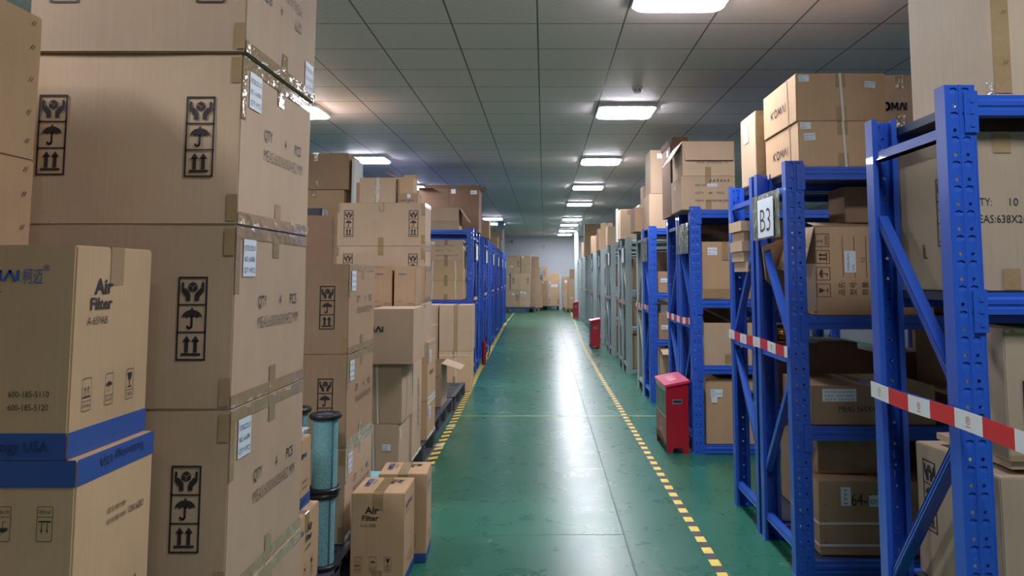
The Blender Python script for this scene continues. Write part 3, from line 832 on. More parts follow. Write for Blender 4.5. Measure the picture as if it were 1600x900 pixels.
# ------------------------------------------------------------------ big filter cartons
def filter_print(b, first=False, flip=False, scale=1., label=True):
    W, H = b.dims('r'); F = b.dims('f')[0]
    if not flip:
        if first: handling_column(b, 'f', .05, .13, .215)
        handling_column(b, 'f', F - .145, .125, .215)
        b.lines('r', [('QTY', .17, .255, .032, .065), ('4', .345, .255, .032, .014), ('PCS', .44, .255, .032, .06), ('MEAS:600X600X452 MM', .17, .195, .034, .35, -.016)])
        if label: sticker(b, 'r', .05, H - .135, .088, .10, ('FILTER,CD22-30', 'NO. A-659A', 'QTY 4 PCS'))
    else:
        handling_column(b, 'f', .13, H - .12, .215, rot=math.pi); handling_column(b, 'f', F - .06, H - .12, .215, rot=math.pi)
        b.lines('r', [('QTY', 0, .06, .032, .065), ('4', .175, .06, .032, .014), ('PCS', .27, .06, .032, .06), ('MEAS:600X600X452 MM', 0, 0, .034, .35, -.016)], rot=math.pi, ox=.45, oy=H - .19)
        sticker(b, 'r', .50, .02, .085, .10, ('FILTER,CD22-30', 'NO. A-659A', 'QTY 4 PCS'))
    b.edge_tape('r')
    P = Print(); P.rect(F - .03, H - .08, F - .002, H - .01, 'packing_tape'); P.rect(F - .03, .01, F - .002, .08, 'packing_tape'); P.build('sealing_tape', b, 'f')
GF = None
kw = dict(seam='x', wob=.003)
b = Box('large brown carton printed 600X600X452, at the bottom of the front left stack', -1.37, -.795, 2.0, 2.6, .152, .63, **kw); filter_print(b)
b = Box('large brown carton with arrows and umbrella marks, second from the bottom of the front stack', -1.385, -.80, 2.0, 2.6, .63, 1.108, **kw); filter_print(b)
b = Box('large brown carton behind the air filter cartons, third from the bottom of the front stack', -1.385, -.802, 2.0, 2.6, 1.108, 1.583, **kw); filter_print(b)
b = Box('large brown carton with two columns of handling marks and a shadow across it', -1.385, -.80, 2.0, 2.6, 1.583, 2.04, **kw); filter_print(b, first=True)
b = Box('large brown carton standing upside down on top of the front left stack', -1.37, -.79, 1.99, 2.6, 2.04, 2.51, **kw); filter_print(b, flip=True)

# tower at the left edge
def staples(b, f, us, vs, s=.012):
    P = Print()
    for u in us:
        for v in vs:
            for k in (-1, 1): P.stroke([(u + k * .004 - .004, v), (u + k * .004 + .004, v + s)], .0022, 'ink_brown')
    P.build('staples', b, f)
for z0, z1, lab in ((1.73, 2.09, 'stapled carton at the left edge of the view, topmost of its tower'), (1.37, 1.729, 'stapled carton at the left edge, directly under the topmost one')):
    b = Box(lab, -1.85, -1.25, 1.26, 1.87, z0, z1, 'card_warm', wob=.004); W, H = b.dims('r')
    staples(b, 'r', (W - .035,), (.04, .11, .19, .27, .33))
Box('brown carton low in the tower at the left edge', -1.85, -1.25, 1.26, 1.87, .76, 1.369, 'card_warm', lod=0)
Box('brown carton at the foot of the tower at the left edge', -1.85, -1.25, 1.26, 1.87, .152, .759, 'card_warm', lod=0)

# blue banded filter cartons
def band(b, v0, v1, faces='fr'):
    for f in faces:
        W = b.dims(f)[0]; P = Print(); P.rect(.0015, v0, W - .0015, v1, 'band_blue'); P.build('blue_band', b, f, .0008)
def air_side(b, f, u, v, k=1., num='A-659AB', rot=0):
    P = Print(u, v, k, rot)
    P.text('Air', .02, .062, .030, .066, 'ink', .03); P.text('Filter', .008, .030, .024, .078, 'ink', .025); P.text(num, .0, 0, .016, .072, 'ink', -.008)
    return P.build('printed_text', b, f)
def komai(b, f, u, v, h, w, m='ink_blue', bold=.028, rot=0, cjk=False, sub=None):
    """the five letter mark, drawn with even strokes"""
    P = Print(u, v, 1, rot); t = h * (.24 if bold > .01 else .15); k = w / 4.75; i = t / 2; g = .82 * k
    def S(x, pts): P.stroke([(x + p[0] * g, i + p[1] * (h - t)) for p in pts], t, m)
    x = i; S(x, ((0, 0), (0, 1))); S(x, ((.12, .5), (.9, 1))); S(x, ((.12, .5), (.95, 0)))
    x += 1.12 * k; P.stroke([(x + g * (.5 + .48 * math.cos(R(a))), h / 2 + (h - t) / 2 * math.sin(R(a))) for a in range(0, 360, 30)], t, m, True)
    x += 1.16 * k; S(x, ((0, 0), (.08, 1))); S(x, ((.08, 1), (.55, .25))); S(x, ((.55, .25), (1.02, 1))); S(x, ((1.02, 1), (1.1, 0)))
    x += 1.18 * k; S(x, ((0, 0), (.5, 1))); S(x, ((.5, 1), (1, 0)))
    x = w - i; S(x, ((0, 0), (0, 1)))
    if cjk:
        P.text('柯迈', w + .007, -.001, h * .92, h * 1.55, m, 0); P.text('®', w + .046, h * .85, h * .5, None, m, 0)
    if sub: P.text(sub[0], sub[1], -sub[2] * 1.9, sub[2], sub[3], m, .02)
    return P.build('printed_logo', b, f)
a = Box('carton printed Air Filter A-659AB, upper one of the blue banded pair at front left', -1.20, -.911, 1.5, 1.79, 1.10, 1.51, 'card_warm', seam='x', wob=.001, short=True)
band(a, 0, .05)
komai(a, 'f', .062, .338, .025, .118, cjk=True, sub=('Air Filter', .0, .014, .086))
a.lines('f', [('600-185-5110', .172, .118, .0115, .078), ('600-185-5120', .172, .093, .0115, .078)], m='ink')
P = Print(); P.text('Technology USA', .075, .016, .020, .180, 'ink_band', .01, lift=.0008); P.build('printed_text', a, 'f', .0018)
air_side(a, 'r', .045, .252); handling_small(a, 'r', .04, .083, .064, 1.24)
b = Box('carton with the blue band at its top, standing upside down under the A-659AB carton', -1.178, -.890, 1.5, 1.79, .698, 1.099, 'card_warm', seam='x', wob=.001, tape=False)
band(b, b.h - .05, b.h)
P = Print(.245, b.h - .013, 1, math.pi); P.text('Technology USA', 0, 0, .018, .17, 'ink_band', .01, lift=.0008); P.build('printed_text', b, 'r', .0018)
b.lines('r', [('OEM NO.', 0, 0, .015, .065), ('600-185-5110', .075, .004, .0105, .068), ('600-185-5120', .075, -.018, .0105, .068)], rot=math.pi, ox=.255, oy=b.h - .14)
komai(b, 'r', .235, .11, .025, .118, rot=math.pi)
handling_small(b, 'f', .248, b.h - .085, .064, 1.24, rot=math.pi)
Box('brown filter carton at the foot of the front left pair', -1.19, -.90, 1.5, 1.79, .152, .697, 'card_warm', lod=0)

# middle tower of printed cartons
for z0, z1, lab in ((1.06, 1.51, 'topmost of the three printed cartons behind the blue green filters'), (.605, 1.06, 'middle one of the three printed cartons behind the blue green filters'),
                    (.152, .605, 'lowest of the three printed cartons, standing on the grey pallet')):
    b = Box(lab, -1.57, -.972, 3.85, 4.43, z0, z1, 'card_dark' if z0 > .2 else 'card', **kw); filter_print(b)

# small banded cartons in front of the tower
b = Box('lower of two small filter cartons on the pallet, half hidden behind the big stack', -1.25, -.955, 3.03, 3.36, .152, .50, 'card_warm', seam='x', wob=.001)
band(b, 0, .05); air_side(b, 'r', .14, .2, 1.1); handling_small(b, 'r', .04, .08, .075, 1.2); komai(b, 'r', .03, .27, .022, .09)
b = Box('filter carton with a USA band half hidden behind the big stack, under a plastic bag', -1.27, -.99, 3.03, 3.34, .50, .78, 'card_warm', seam='x', wob=.001)
band(b, 0, .048); P = Print(); P.text('Technology USA', .06, .014, .018, .2, 'ink_band', .01); P.build('printed_text', b, 'r', .0018); komai(b, 'r', .16, .2, .022, .09)
b.lines('r', [('600-185-5110', .2, .1, .011, .075), ('600-185-5120', .2, .075, .011, .075)])

def bag(x, y, z, rx, ry, rz, lab, mat='plastic_bag', name='plastic_bag', cat='bag', seed=1, amp=.22):
    bm = bmesh.new(); bmesh.ops.create_icosphere(bm, subdivisions=4, radius=1); rn = random.Random(seed); ph = [rn.uniform(0, 6) for _ in range(9)]
    for v in bm.verts:
        c = v.co.copy(); k = 1 + amp * (math.sin(5 * c.x + ph[0]) * math.cos(6 * c.y + ph[1]) + .6 * math.sin(11 * c.z + ph[2] + 3 * c.x) + .35 * math.sin(19 * c.y + 7 * c.z + ph[3]))
        v.co = Vector((c.x * k * rx, c.y * k * ry, max(0, c.z * k * rz + rz * .75)))
    me = bpy.data.meshes.new(name); bm.to_mesh(me); bm.free(); me.materials.append(M[mat])
    for p in me.polygons: p.use_smooth = True
    o = newobj(name, me, None, (x, y, z)); tag(o, lab, cat); return o
bag(-1.09, 3.2, .781, .10, .13, .035, 'crumpled clear plastic bag lying on the small USA banded carton')

# blue green filter cartridges
def cartridge(x, y, z, lab, h=.33, r=.056, rim=.073, axis='z'):
    e = empty('air_filter', (x, y, z)); tag(e, lab, 'air filter', 'blue green filter cartridges')
    c = (0, 0, 0) if axis == 'z' else (0, 0, rim)
    def L(prof, name, mat):
        mb = MB(); mb.lathe(prof, mat, axis=axis, c=c); return mb.build(name, e)
    L([(r, .02), (r, h - .02)], 'filter_paper', 'filter_teal')
    L([(r * .72, .001), (rim * .93, .001), (rim, .008), (rim, .016), (rim * .93, .022), (r * .9, .024)], 'end_ring', 'rubber_black')
    L([(r * .9, h - .024), (rim * .93, h - .022), (rim, h - .014), (rim, h - .007), (rim * .93, h), (r * .78, h - .001), (r * .72, h - .012), (r * .70, h - .05)], 'end_ring', 'rubber_black')
    L([(0, h - .06), (r * .7, h - .06), (r * .7, h - .004)], 'inner_tube', 'grey_plastic')
    mb = MB()
    if axis == 'z': mb.box(r * .78 - .004, r * .78 + .004, -r * .64 - .003, -r * .64 + .003, .024, h - .024, 'teal_slab')
    mb.build('seam_strip', e) if axis == 'z' else None
    return e
cartridge(-.998, 3.56, .152, 'blue green filter cartridge on the pallet at left, lower front one')
cartridge(-.992, 3.56, .483, 'blue green filter cartridge with black rings, upper front one of the stacked pair', h=.345)
cartridge(-1.16, 3.62, .152, 'blue green filter cartridge, lower rear one')
cartridge(-1.15, 3.62, .483, 'blue green filter cartridge, upper rear one, half hidden behind the front pair', h=.36)
cartridge(-1.26, 4.60, .152, 'blue green filter lying on its side behind the small floor cartons', h=.33, r=.078, rim=.082, axis='x')

# two small cartons on the floor
def small_carton(lab, x0, x1, y0, y1, h, yaw):
    b = Box(lab, x0, x1, y0, y1, 0.001, h, 'card_warm', yaw=yaw, seam='y', wob=.0008)
    band(b, 0, .045); air_side(b, 'f', .045, h - .155, 1.0, 'A-613AB'); handling_small(b, 'f', .022, .075, .068, 1.02)
    komai(b, 'r', .04, h - .085, .024, .17, sub=('Air Filter', 0, .012, .08))
    b.lines('r', [('OEM NO.', .06, .10, .014, .06), ('600-185-6110', .13, .105, .012, .09), ('600-185-6120', .13, .08, .012, .09)])
    P = Print(.03, b.d - .04, 1, math.pi / 2 * -1); P.text('KOMΛI', .0, 0, .028, .13, 'ink_blue', .028); P.text('Filter', .02, .035, .014, .08, 'ink_blue'); P.build('printed_logo', b, 't', .0014)
    P = Print(b.w - .10, b.d - .05, 1, -math.pi / 2); P.text('Air', .0, .03, .03, .06, 'ink', .03); P.text('Filter', 0, 0, .025, .08, 'ink', .025); P.build('printed_text', b, 't', .0014)
    return b
small_carton('small A-613AB air filter carton on the floor, in front of its twin', -.905, -.655, 3.71, 4.0, .432, 0)
small_carton('small air filter carton on the floor standing behind the A-613AB one', -.852, -.606, 4.03, 4.29, .440, 3)

# strapped cartons
g = dict(wob=.003)
k3 = Box('strapped carton with a small white sticker, lowest beside the small floor cartons', -1.5, -.925, 5.0, 5.40, .152, .508, 'card', **g)
k2 = Box('strapped carton in the middle of the left stack, above the one with the sticker', -1.5, -.910, 5.0, 5.40, .508, .888, 'card', **g)
k1 = Box('large dented carton with dark letters, on top of two strapped cartons at left', -1.48, -.832, 4.95, 5.42, .888, 1.24, 'card', wob=.006)
komai(k1, 'f', .255, .20, .044, .20, 'ink', .02); komai(k2, 'f', .19, .17, .044, .20, 'ink', .02); komai(k3, 'f', .16, .14, .044, .20, 'ink', .02)
k2.strap('f', (.44,)); k3.strap('f', (.42,)); k2.strap('r', (.2,)); sticker(k3, 'f', .47, .19, .055, .04, ('A-611', '2 PCS')); sticker(k3, 'r', .03, .26, .03, .06, ())
# column behind
q2 = Box('tall carton with a handwritten line on its aisle side, standing on the left pallet', -1.45, -.925, 5.5, 5.9, .152, .90, 'card', wob=.003)
q2.pr('r', 'AF25129M', .28, .20, .05, .34, rot=math.pi / 2, m='ink_light'); q2.edge_tape('r', .03)
q1 = Box('carton resting on the tall handwritten one', -1.45, -.905, 5.5, 5.9, .90, 1.235, 'card', wob=.002); q1.edge_tape('r', .03); sticker(q1, 'r', .1, .2, .08, .08, ('NO.', 'QTY'))
r2 = Box('taped carton with a white label on the left pallet, lowest of the last stack', -1.45, -.925, 6.2, 6.65, .152, .453, 'card_warm'); sticker(r2, 'r', .08, .15, .1, .1, ('NO.', 'QTY'))
r1 = Box('taped carton with writing on the aisle side, upper one of the last stack', -1.45, -.925, 6.2, 6.65, .453, .92, 'card_warm'); r1.pr('r', 'MEAS', .1, .2, .03, .2)
sticker(r1, 'r', .08, .3, .1, .1, ('NO.', 'QTY')); r1.edge_tape('r', .03); r2.edge_tape('r', .03)
Box('carton hidden among the left stacks, under the one beside the printed pair', -1.45, -.95, 6.2, 6.55, .92, 1.235, 'card', lod=0)
p = Box('wide carton behind the two small blue printed cartons', -1.48, -.955, 6.2, 6.52, 1.236, 1.53, 'card_dark'); p.edge_tape('r', .04)
for x0, x1, lab in ((-1.235, -1.083, 'small carton with blue logo, left one of the pair'), (-1.069, -.915, 'small carton with blue logo, right one of the pair')):
    b = Box(lab + ' on the left stack', x0, x1, 5.5, 5.78, 1.236, 1.505, 'card_dark', tape=False, wob=.001)
    komai(b, 'f', .035, .222, .010, .05, 'ink_blue', .02); b.pr('f', 'Air Filter', .035, .207, .006, .03, m='ink_blue'); b.pr('f', 'A-659', .03, .03, .008, .025); b.pr('f', '600-185', .1, .015, .008, .04)
# wide symbol cartons
for z0, z1, lab in ((1.71, 2.096, 'wide carton with handling marks at each end, upper one'), (1.325, 1.709, 'wide carton with handling marks, under its twin')):
    b = Box(lab + ' on the left stacks', -1.835, -1.055, 6.8, 7.15, z0, z1, 'card', wob=.002)
    handling_column(b, 'f', .06, .085, .235); handling_column(b, 'f', .635, .085, .235); b.edge_tape('r', .04)
    Pp = Print(); Pp.rect(.745, .27, .779, .38, 'packing_tape'); Pp.rect(.745, .02, .779, .1, 'packing_tape'); Pp.rect(.001, .3, .02, .38, 'packing_tape'); Pp.build('sealing_tape', b, 'f')
Box('carton hidden behind the left stacks, third from the top of the wide stack', -1.835, -1.055, 6.8, 7.15, .74, 1.324, 'card', lod=0)
Box('carton hidden behind the left stacks, lowest of the wide stack', -1.835, -1.055, 6.8, 7.15, .152, .739, 'card', lod=0)
b = Box('carton with a wrinkled vertical tape on top of the wide marked cartons', -1.65, -1.325, 6.82, 6.97, 2.097, 2.325, 'card'); 
Pp = Print(); Pp.rect(.15, 0, .185, .228, 'clear_film', lift=.001); Pp.build('sealing_tape', b, 'f')
Box('darker carton peeking out left behind the one with wrinkled tape', -1.72, -1.40, 6.985, 7.13, 2.097, 2.30, 'card_dark')
t3 = Box('low printed carton on top of the wide marked cartons', -1.318, -1.135, 6.86, 7.10, 2.097, 2.19, 'card_dark'); t3.pr('f', 'MEAS 60X44', .03, .02, .016, .12); sticker(t3, 'f', .09, .05, .03, .03)
t2 = OpenBox('small light carton with an open flap, on the low printed one', -1.318, -1.175, 6.87, 7.09, 2.191, 2.335, 'card_warm', flaps=(('l', .12, 155), ('b', .05, 95)))
# left column of tall boxes
h1 = Box('big plain carton high up at the left, almost touching the ceiling light', -2.6, -1.957, 7.6, 8.1, 2.308, 2.672, 'card_dark')
h2 = Box('tan carton under the highest one at the left', -2.6, -1.995, 7.62, 8.1, 1.86, 2.307, 'card_warm')
Box('carton in the left column, below the tan one', -2.6, -1.86, 7.6, 8.1, .93, 1.859, 'card', lod=0); Box('carton at the foot of the tall left column', -2.6, -1.86, 7.6, 8.1, .001, .929, 'card', lod=0)
mb = MB(); mb.box(-.014, .014, 0, .35, 0, .76, 'foam_white'); tag(mb.build('foam_board', None, (-1.915, 7.65, 1.861)), 'white foam board standing beside the highest left carton', 'foam board')
e_ = Box('dark brown carton behind the printed tower, with a small black case on it', -2.03, -1.57, 5.5, 5.9, 1.42, 1.885, 'card_brown', wob=.005, yaw=15)
Box('carton hidden below the dark brown one behind the printed tower', -2.05, -1.56, 5.5, 5.95, .72, 1.419, 'card_dark', lod=0); Box('carton at the floor below the dark brown one', -2.05, -1.56, 5.5, 5.95, .001, .719, 'card_dark', lod=0)
c = empty('small_case', (-1.70, 5.66, 1.886)); tag(c, 'small black plastic case with a grey end on the dark brown carton', 'case')
mb = MB(); mb.prism(rounded(-.08, .07, -.06, .06, .015), 0, .058, 'dark_plastic', 'z'); mb.build('body', c)
mb = MB(); mb.prism(rounded(.0705, .092, -.05, .05, .01), .004, .05, 'grey_plastic', 'z'); mb.build('cap', c)
# open box on pallet, big taped cartons
u = OpenBox('open carton on the black pallet with one flap hanging toward the aisle', -1.36, -1.02, 7.75, 8.2, .152, .58, 'card', flaps=(('r', .2, 198), ('f', .12, 262), ('l', .18, 100)))
bag(-1.24, 7.9, .40, .11, .12, .12, 'clear plastic bag bulging out of the open carton on the pallet', seed=4, amp=.12)
s3 = Box('flat carton on the floor at the foot of the tall taped carton', -1.33, -.93, 9.8, 10.25, .001, .11, 'card_warm', lod=0)
s2 = Box('strapped carton under the tall taped carton at the left', -1.325, -.925, 9.8, 10.25, .111, .50, 'card_warm'); s2.strap('f', (.22,)); s2.strap('f', (.34,), vertical=False)
s1 = Box('tall pale carton with one vertical brown tape, before the first left blue rack', -1.326, -.912, 9.8, 10.25, .501, 1.08, 'card', wob=.005)
Pp = Print(); Pp.rect(.185, 0, .235, .579, 'packing_tape'); Pp.build('sealing_tape', s1, 'f')
v2 = Box('carton left of the strapped one before the first left rack, lower', -1.78, -1.345, 9.85, 10.3, .001, .58, 'card', lod=0)
v1 = Box('strapped carton left of the tall pale one, before the first left rack', -1.78, -1.345, 9.85, 10.3, .581, 1.08, 'card', lod=0); v1.strap('f', (.25,), vertical=False)
# tape dispenser on the open box side
t = empty('tape_dispenser', (-1.42, 9.6, .0)); 
bpy.data.objects.remove(t)

# ------------------------------------------------------------------ left rack goods
labs = ['strapped carton on the shelf of the first left rack, lowest of three', 'strapped carton on the shelf of the first left rack, middle of three', 'old printed carton on the shelf of the first left rack, topmost of three']
for k, (z0, z1) in enumerate(((1.102, 1.38), (1.381, 1.667), (1.668, 1.975))):
    b = Box(labs[k], -1.685, -1.185, 11.26, 11.7, z0, z1, 'card_warm' if k < 2 else 'card', group=None)
    if k < 2: b.strap('f', (.05, .4), .018)
    else:
        b.lines('f', [('PART NO.  2 PCS', .1, .21, .02, .26), ('QTY   10', .1, .14, .02, .22), ('MEAS 50X44X30 CM', .1, .07, .02, .32)]); sticker(b, 'f', .03, .24, .055, .04)
OpenBox('open carton with a flap standing out, on top of the first left rack', -1.67, -1.25, 11.24, 11.7, 2.122, 2.45, 'card', flaps=(('r', .24, 235), ('f', .2, 268)))
b = OpenBox('tall brown carton on the second left rack, left of its twin', -1.95, -1.475, 11.86, 12.38, 2.122, 2.80, 'card_brown', flaps=(('b', .12, 92), ('f', .08, 175, 0, .5)))
b = OpenBox('tall brown carton with two white stickers on the second left rack', -1.472, -1.01, 11.86, 12.38, 2.122, 2.79, 'card_brown', flaps=(('b', .12, 94), ('r', .10, 150)))
sticker(b, 'f', .03, .6, .07, .07, name='shipping_label'); sticker(b, 'f', .33, .59, .10, .06, ('NO.',))
Box('brown carton on top of the third left rack', -1.42, -.99, 13.8, 14.2, 2.122, 2.44, 'card_dark', lod=0)
Box('carton on top of the farther left racks, lower of two stacked', -1.60, -1.18, 21.43, 21.9, 2.122, 2.44, 'card', lod=0)
Box('light carton on top of the farther left racks, upper of two stacked', -1.62, -1.16, 21.43, 21.9, 2.441, 2.75, 'card_grey', lod=0)
Box('brown carton on the left racks, in front of the two stacked ones', -1.5, -1.14, 18.9, 19.3, 2.122, 2.42, 'card_dark', lod=0)
mb = MB(); mb.box(-1.52, -1.30, 25.0, 25.25, 0, CEIL, 'teal_slab'); struct('trim_3', mb)
# slim red extinguisher at the rack foot
e = empty('fire_extinguisher', (-.985, 12.75, 0)); tag(e, 'slim red fire extinguisher standing at the foot of the left blue racks', 'fire extinguisher')
mb = MB(); mb.lathe([(0, .002), (.03, .002), (.034, .02), (.034, .33), (.026, .37), (.014, .385), (.014, .40)], 'bin_red'); mb.build('cylinder', e)
mb = MB(); mb.box(-.02, .05, -.008, .008, .40, .412, 'dark_plastic'); mb.box(-.02, .055, -.008, .008, .425, .435, 'dark_plastic'); mb.box(-.016, .012, -.01, .01, .398, .428, 'steel'); mb.build('handle', e)
mb = MB(); mb.tube([(.0, 0, .41), (.07, 0, .43), (.10, 0, .36), (.09, 0, .22), (.06, 0, .12)], .008, 'hose'); mb.build('hose', e)

# ------------------------------------------------------------------ goods on the right racks
# nearest rack
b = Box('tall pale carton standing on top of the nearest right rack', 1.39, 2.0, 2.33, 2.86, 2.002, 2.92, 'card_grey', wob=.004, tape=False)
staples(b, 'f', (.04,), (.10, .26, .42, .6)); Pp = Print(); Pp.rect(.002, .01, .055, .915, 'packing_tape'); Pp.build('sealing_tape', b, 'f', .0009)
P = Print(); P.poly([(.53 - .03, 0.01), (.53 - .002, .01), (.53 - .002, .045), (.49, .055)], 'clear_film', lift=.001); P.build('sealing_tape', b, 'l')
b = Box('large pale carton printed QTY 10, on the middle shelf of the nearest right rack', 1.316, 1.96, 2.37, 2.84, 1.402, 1.90, 'card_grey', wob=.004)
handling_column(b, 'l', .275, .145, .225)
b.lines('f', [('QTY:', .012, .265, .024, .06), ('10', .127, .265, .024, .027), ('PCS', .22, .265, .024, .045), ('MEAS:638X260X480 MM', .006, .212, .024, .31)])
Pp = Print(); Pp.rect(.085, .43, .14, .49, 'packing_tape'); Pp.rect(.095, .005, .15, .07, 'packing_tape'); Pp.build('sealing_tape', b, 'f', .0009)
Pp = Print(); Pp.stroke([(.17, .155), (.185, .11), (.20, .108)], .006, 'ink_light'); Pp.stroke([(.182, .155), (.176, .112)], .006, 'ink_light'); Pp.build('pen_mark', b, 'l')
b = Box('carton with handling marks lying low in the nearest right rack', 1.345, 1.95, 2.33, 2.85, .402, .855, 'card_grey', wob=.004)
handling_column(b, 'l', .055, .165, .24); 
b = Box('carton with handling marks on its front, above the low one in the nearest rack', 1.39, 1.95, 2.35, 2.62, .895, 1.29, 'card_grey', wob=.003)
handling_column(b, 'f', .05, .01, .23); b.edge_tape('f', .02, False)
b2 = Box('flat carton lid between two cartons in the nearest right rack', 1.40, 1.93, 2.36, 2.80, .872, .894, 'card', tape=False, lod=0)

# B3 rack
def strapped(lab, x0, z0, z1, sts):
    b = Box(lab, x0, 1.752, 3.87, 4.45, z0, z1, 'card_warm', wob=.002); komai(b, 'l', .15, .085, .05, .26, 'ink', .0)
    b.strap('f', (.24,), .013); b.strap('l', (.455,), .01, m='card_dark', name='crease')
    for s_ in sts: sticker(b, 'f', *s_)
    return b
strapped('strapped carton on the B3 rack, upper one of the two with dark letters', 1.29, 2.238, 2.487, ((.015, .205, .055, .034, ('A-57', '10 PCS')), (.352, .175, .055, .034, ('NO. A-57', 'QTY 10'), -.1)))
strapped('strapped carton on the B3 rack, lower one of the two with dark letters', 1.297, 2.002, 2.237, ((.01, .195, .055, .034, ('A-57', '10 PCS')), (.03, .135, .058, .036, ('NO. A-57', 'QTY 10'), .08)))
b = OpenBox('big carton lying on its side under the B3 rack top, printed 58X44X28.5CM', 1.389, 1.98, 3.93, 4.37, 1.252, 1.70, 'card_warm', name='cardboard_box')
mb = MB(); mb.box(-.2955, .2955, -.22, .22, .448, .452, 'card_warm')
mb.add([(-.2955, -.22, .45), (.2955, -.22, .45), (.2955, -.1, .455), (-.2955, -.1, .475), (-.2955, -.22, .455), (.2955, -.22, .455), (.2955, -.1, .46), (-.2955, -.1, .48)], [(0, 1, 2, 3), (4, 5, 6, 7), (0, 1, 5, 4), (2, 3, 7, 6), (1, 2, 6, 5), (3, 0, 4, 7)], 'card_warm'); mb.build('lid', b.o)
def sheet(b, pts, mat, name='flap', th=.004):
    a = [Vector(p) for p in pts]; n = (a[1] - a[0]).cross(a[2] - a[0]).normalized() * th; mb = MB()
    mb.add(a + [p + n for p in a], [(0, 1, 2, 3), (7, 6, 5, 4), (0, 4, 5, 1), (1, 5, 6, 2), (2, 6, 7, 3), (3, 7, 4, 0)], mat); return mb.build(name, b.o)
sheet(b, [(-.2955, -.21, .45), (-.2955, .21, .44), (-.38, .20, .24), (-.36, -.20, .20)], 'card')
sheet(b, [(-.2955, -.215, .02), (-.2955, -.215, .26), (-.355, -.14, .26), (-.37, -.17, .02)], 'card_grey')
sheet(b, [(-.2955, .21, .03), (-.2955, .21, .42), (-.47, .14, .36), (-.45, .15, .18)], 'card_warm')
P = Print()
for k, fn in enumerate(('2', sym_arrows, sym_umbrella, sym_glass)):
    y = .345 - .085 * k; P.frame(.0, y, .07, y + .068, .003, 'ink_brown')
Q = Print(.066, .0, 1, math.pi / 2)
for k in range(4):
    y = .345 - .085 * k
    if k == 0: Q.text('2', y + .02, .032, .028, None, 'ink_brown'); Q.rect(y + .008, .006, y + .06, .009, 'ink_brown'); Q.rect(y + .008, .014, y + .06, .017, 'ink_brown')
    else: (sym_arrows, sym_umbrella, sym_glass)[k - 1](Q, y + .006, .004, .056, 'ink_brown')
P.it += Q.it; P.build('handling_mark', b, 'f')
P = Print()
for x in (.135, .195, .255): P.rect(x, .19, x + .003, .40, 'ink_brown')
Q = Print(0, 0, 1, math.pi / 2)
for k, (t, x) in enumerate((('品名:', .135), ('型号:', .195), ('数量:', .255))): Q.text(t, .10, -x - .005, .026, .075, 'ink_brown')
Q.text('12', .27, -.25, .02, None, 'ink_brown'); Q.text('规格:58X44X28.5CM', .10, -.335, .027, .30, 'ink_brown')
P.it += Q.it; P.build('printed_text', b, 'f')
sticker(b, 'f', .145 + .058, .215, .11, .058, ('119550-3907.5', '12.5L'), rot=math.pi / 2)
b = Box('plain brown carton on top of the side lying one in the B3 rack', 1.62, 2.1, 4.12, 4.36, 1.736, 1.93, 'card_dark')
b = Box('flat carton printed MEAS 565, on the second shelf of the B3 rack', 1.335, 1.95, 3.89, 4.37, .712, .905, 'card_dark', wob=.003)
b.pr('f', 'MEAS 565X445X195', .13, .065, .028, .29); sticker(b, 'f', .05, .115, .17, .062, ('FILTER 210-P2A', 'NO. 2C-447', 'QTY 10 PCS')); b.pr('l', '40-P-35 2', .06, .06, .07, .3)
b = Box('worn strapped carton at the bottom of the B3 rack, with two white labels', 1.366, 1.97, 3.93, 4.37, .072, .43, 'card_dark', wob=.006)
b.strap('f', (.155, .05), .013, False); b.strap('l', (.155, .05), .013, False)
sticker(b, 'f', .11, .33, .09, .05, ('A A A 8',), rot=-math.pi / 2); sticker(b, 'f', .25, .235, .085, .055, ('KDM 2311',))
P = Print(); P.text('264-1', .13, .24, .06, .13, 'ink'); P.build('handwriting', b, 'f')
staples(b, 'f', (.03,), (.06, .16, .24), .01)
b = Box('low brown carton behind the worn strapped one, under the second shelf', 1.42, 1.90, 4.08, 4.36, .431, .63, 'card_dark')

# rack back to back with B3
b = Box('tall taped carton on top of the rack behind B3, beside the lettered cartons', 1.262, 1.72, 4.53, 4.87, 2.002, 2.436, 'card', tape=False); 
Pp = Print(); Pp.rect(.004, .0, .055, .433, 'packing_tape'); Pp.build('sealing_tape', b, 'f'); sticker(b, 'l', .08, .27, .10, .12, ('NO. A-88', 'QTY 8', 'PCS'))
b = Box('carton carrying the lettered one, far back on the rack top', 1.9, 2.5, 4.52, 4.98, 2.002, 2.33, 'card_dark')
b = Box('carton with large dark letters behind the strapped pair, next to the tall pale one', 1.84, 2.42, 4.52, 4.98, 2.331, 2.65, 'card'); komai(b, 'f', .14, .10, .056, .19, 'ink', .02)
Box('brown carton supporting the small trays behind the B3 sign', 1.33, 1.85, 4.60, 4.97, 1.252, 1.474, 'card_dark')
zs = 1.475
for k in range(5):
    dx = (.012, .0, -.012, .004, -.016)[k]; dy = (-.03, .01, .0, .012, .0)[k]; h = .062
    o = OpenBox('small brown tray in the pile behind the B3 sign, %s' % ('lowest', 'second from the bottom', 'middle one', 'second from the top', 'topmost')[k], 1.21 + dx, 1.48 + dx, 4.65 + dy, 4.95 + dy * .3, zs, zs + h - .001, 'card', name='cardboard_tray', cat='tray', group='small brown trays'); zs += h
Box('carton on the shelf behind the B3 rack, under the golden bag', 1.33, 1.85, 4.58, 4.98, .712, 1.06, 'card_dark')
bag(1.42, 4.76, 1.061, .09, .12, .05, 'crumpled bag with golden parts on a carton, seen through the rack frame', 'gold_foil', 'parts_bag', seed=9, amp=.2)
b = Box('small dark carton with a handling mark deep in the rack behind B3', 1.95, 2.3, 4.6, 4.95, .712, 1.0, 'card_dark'); handling_column(b, 'f', .08, .05, .2)
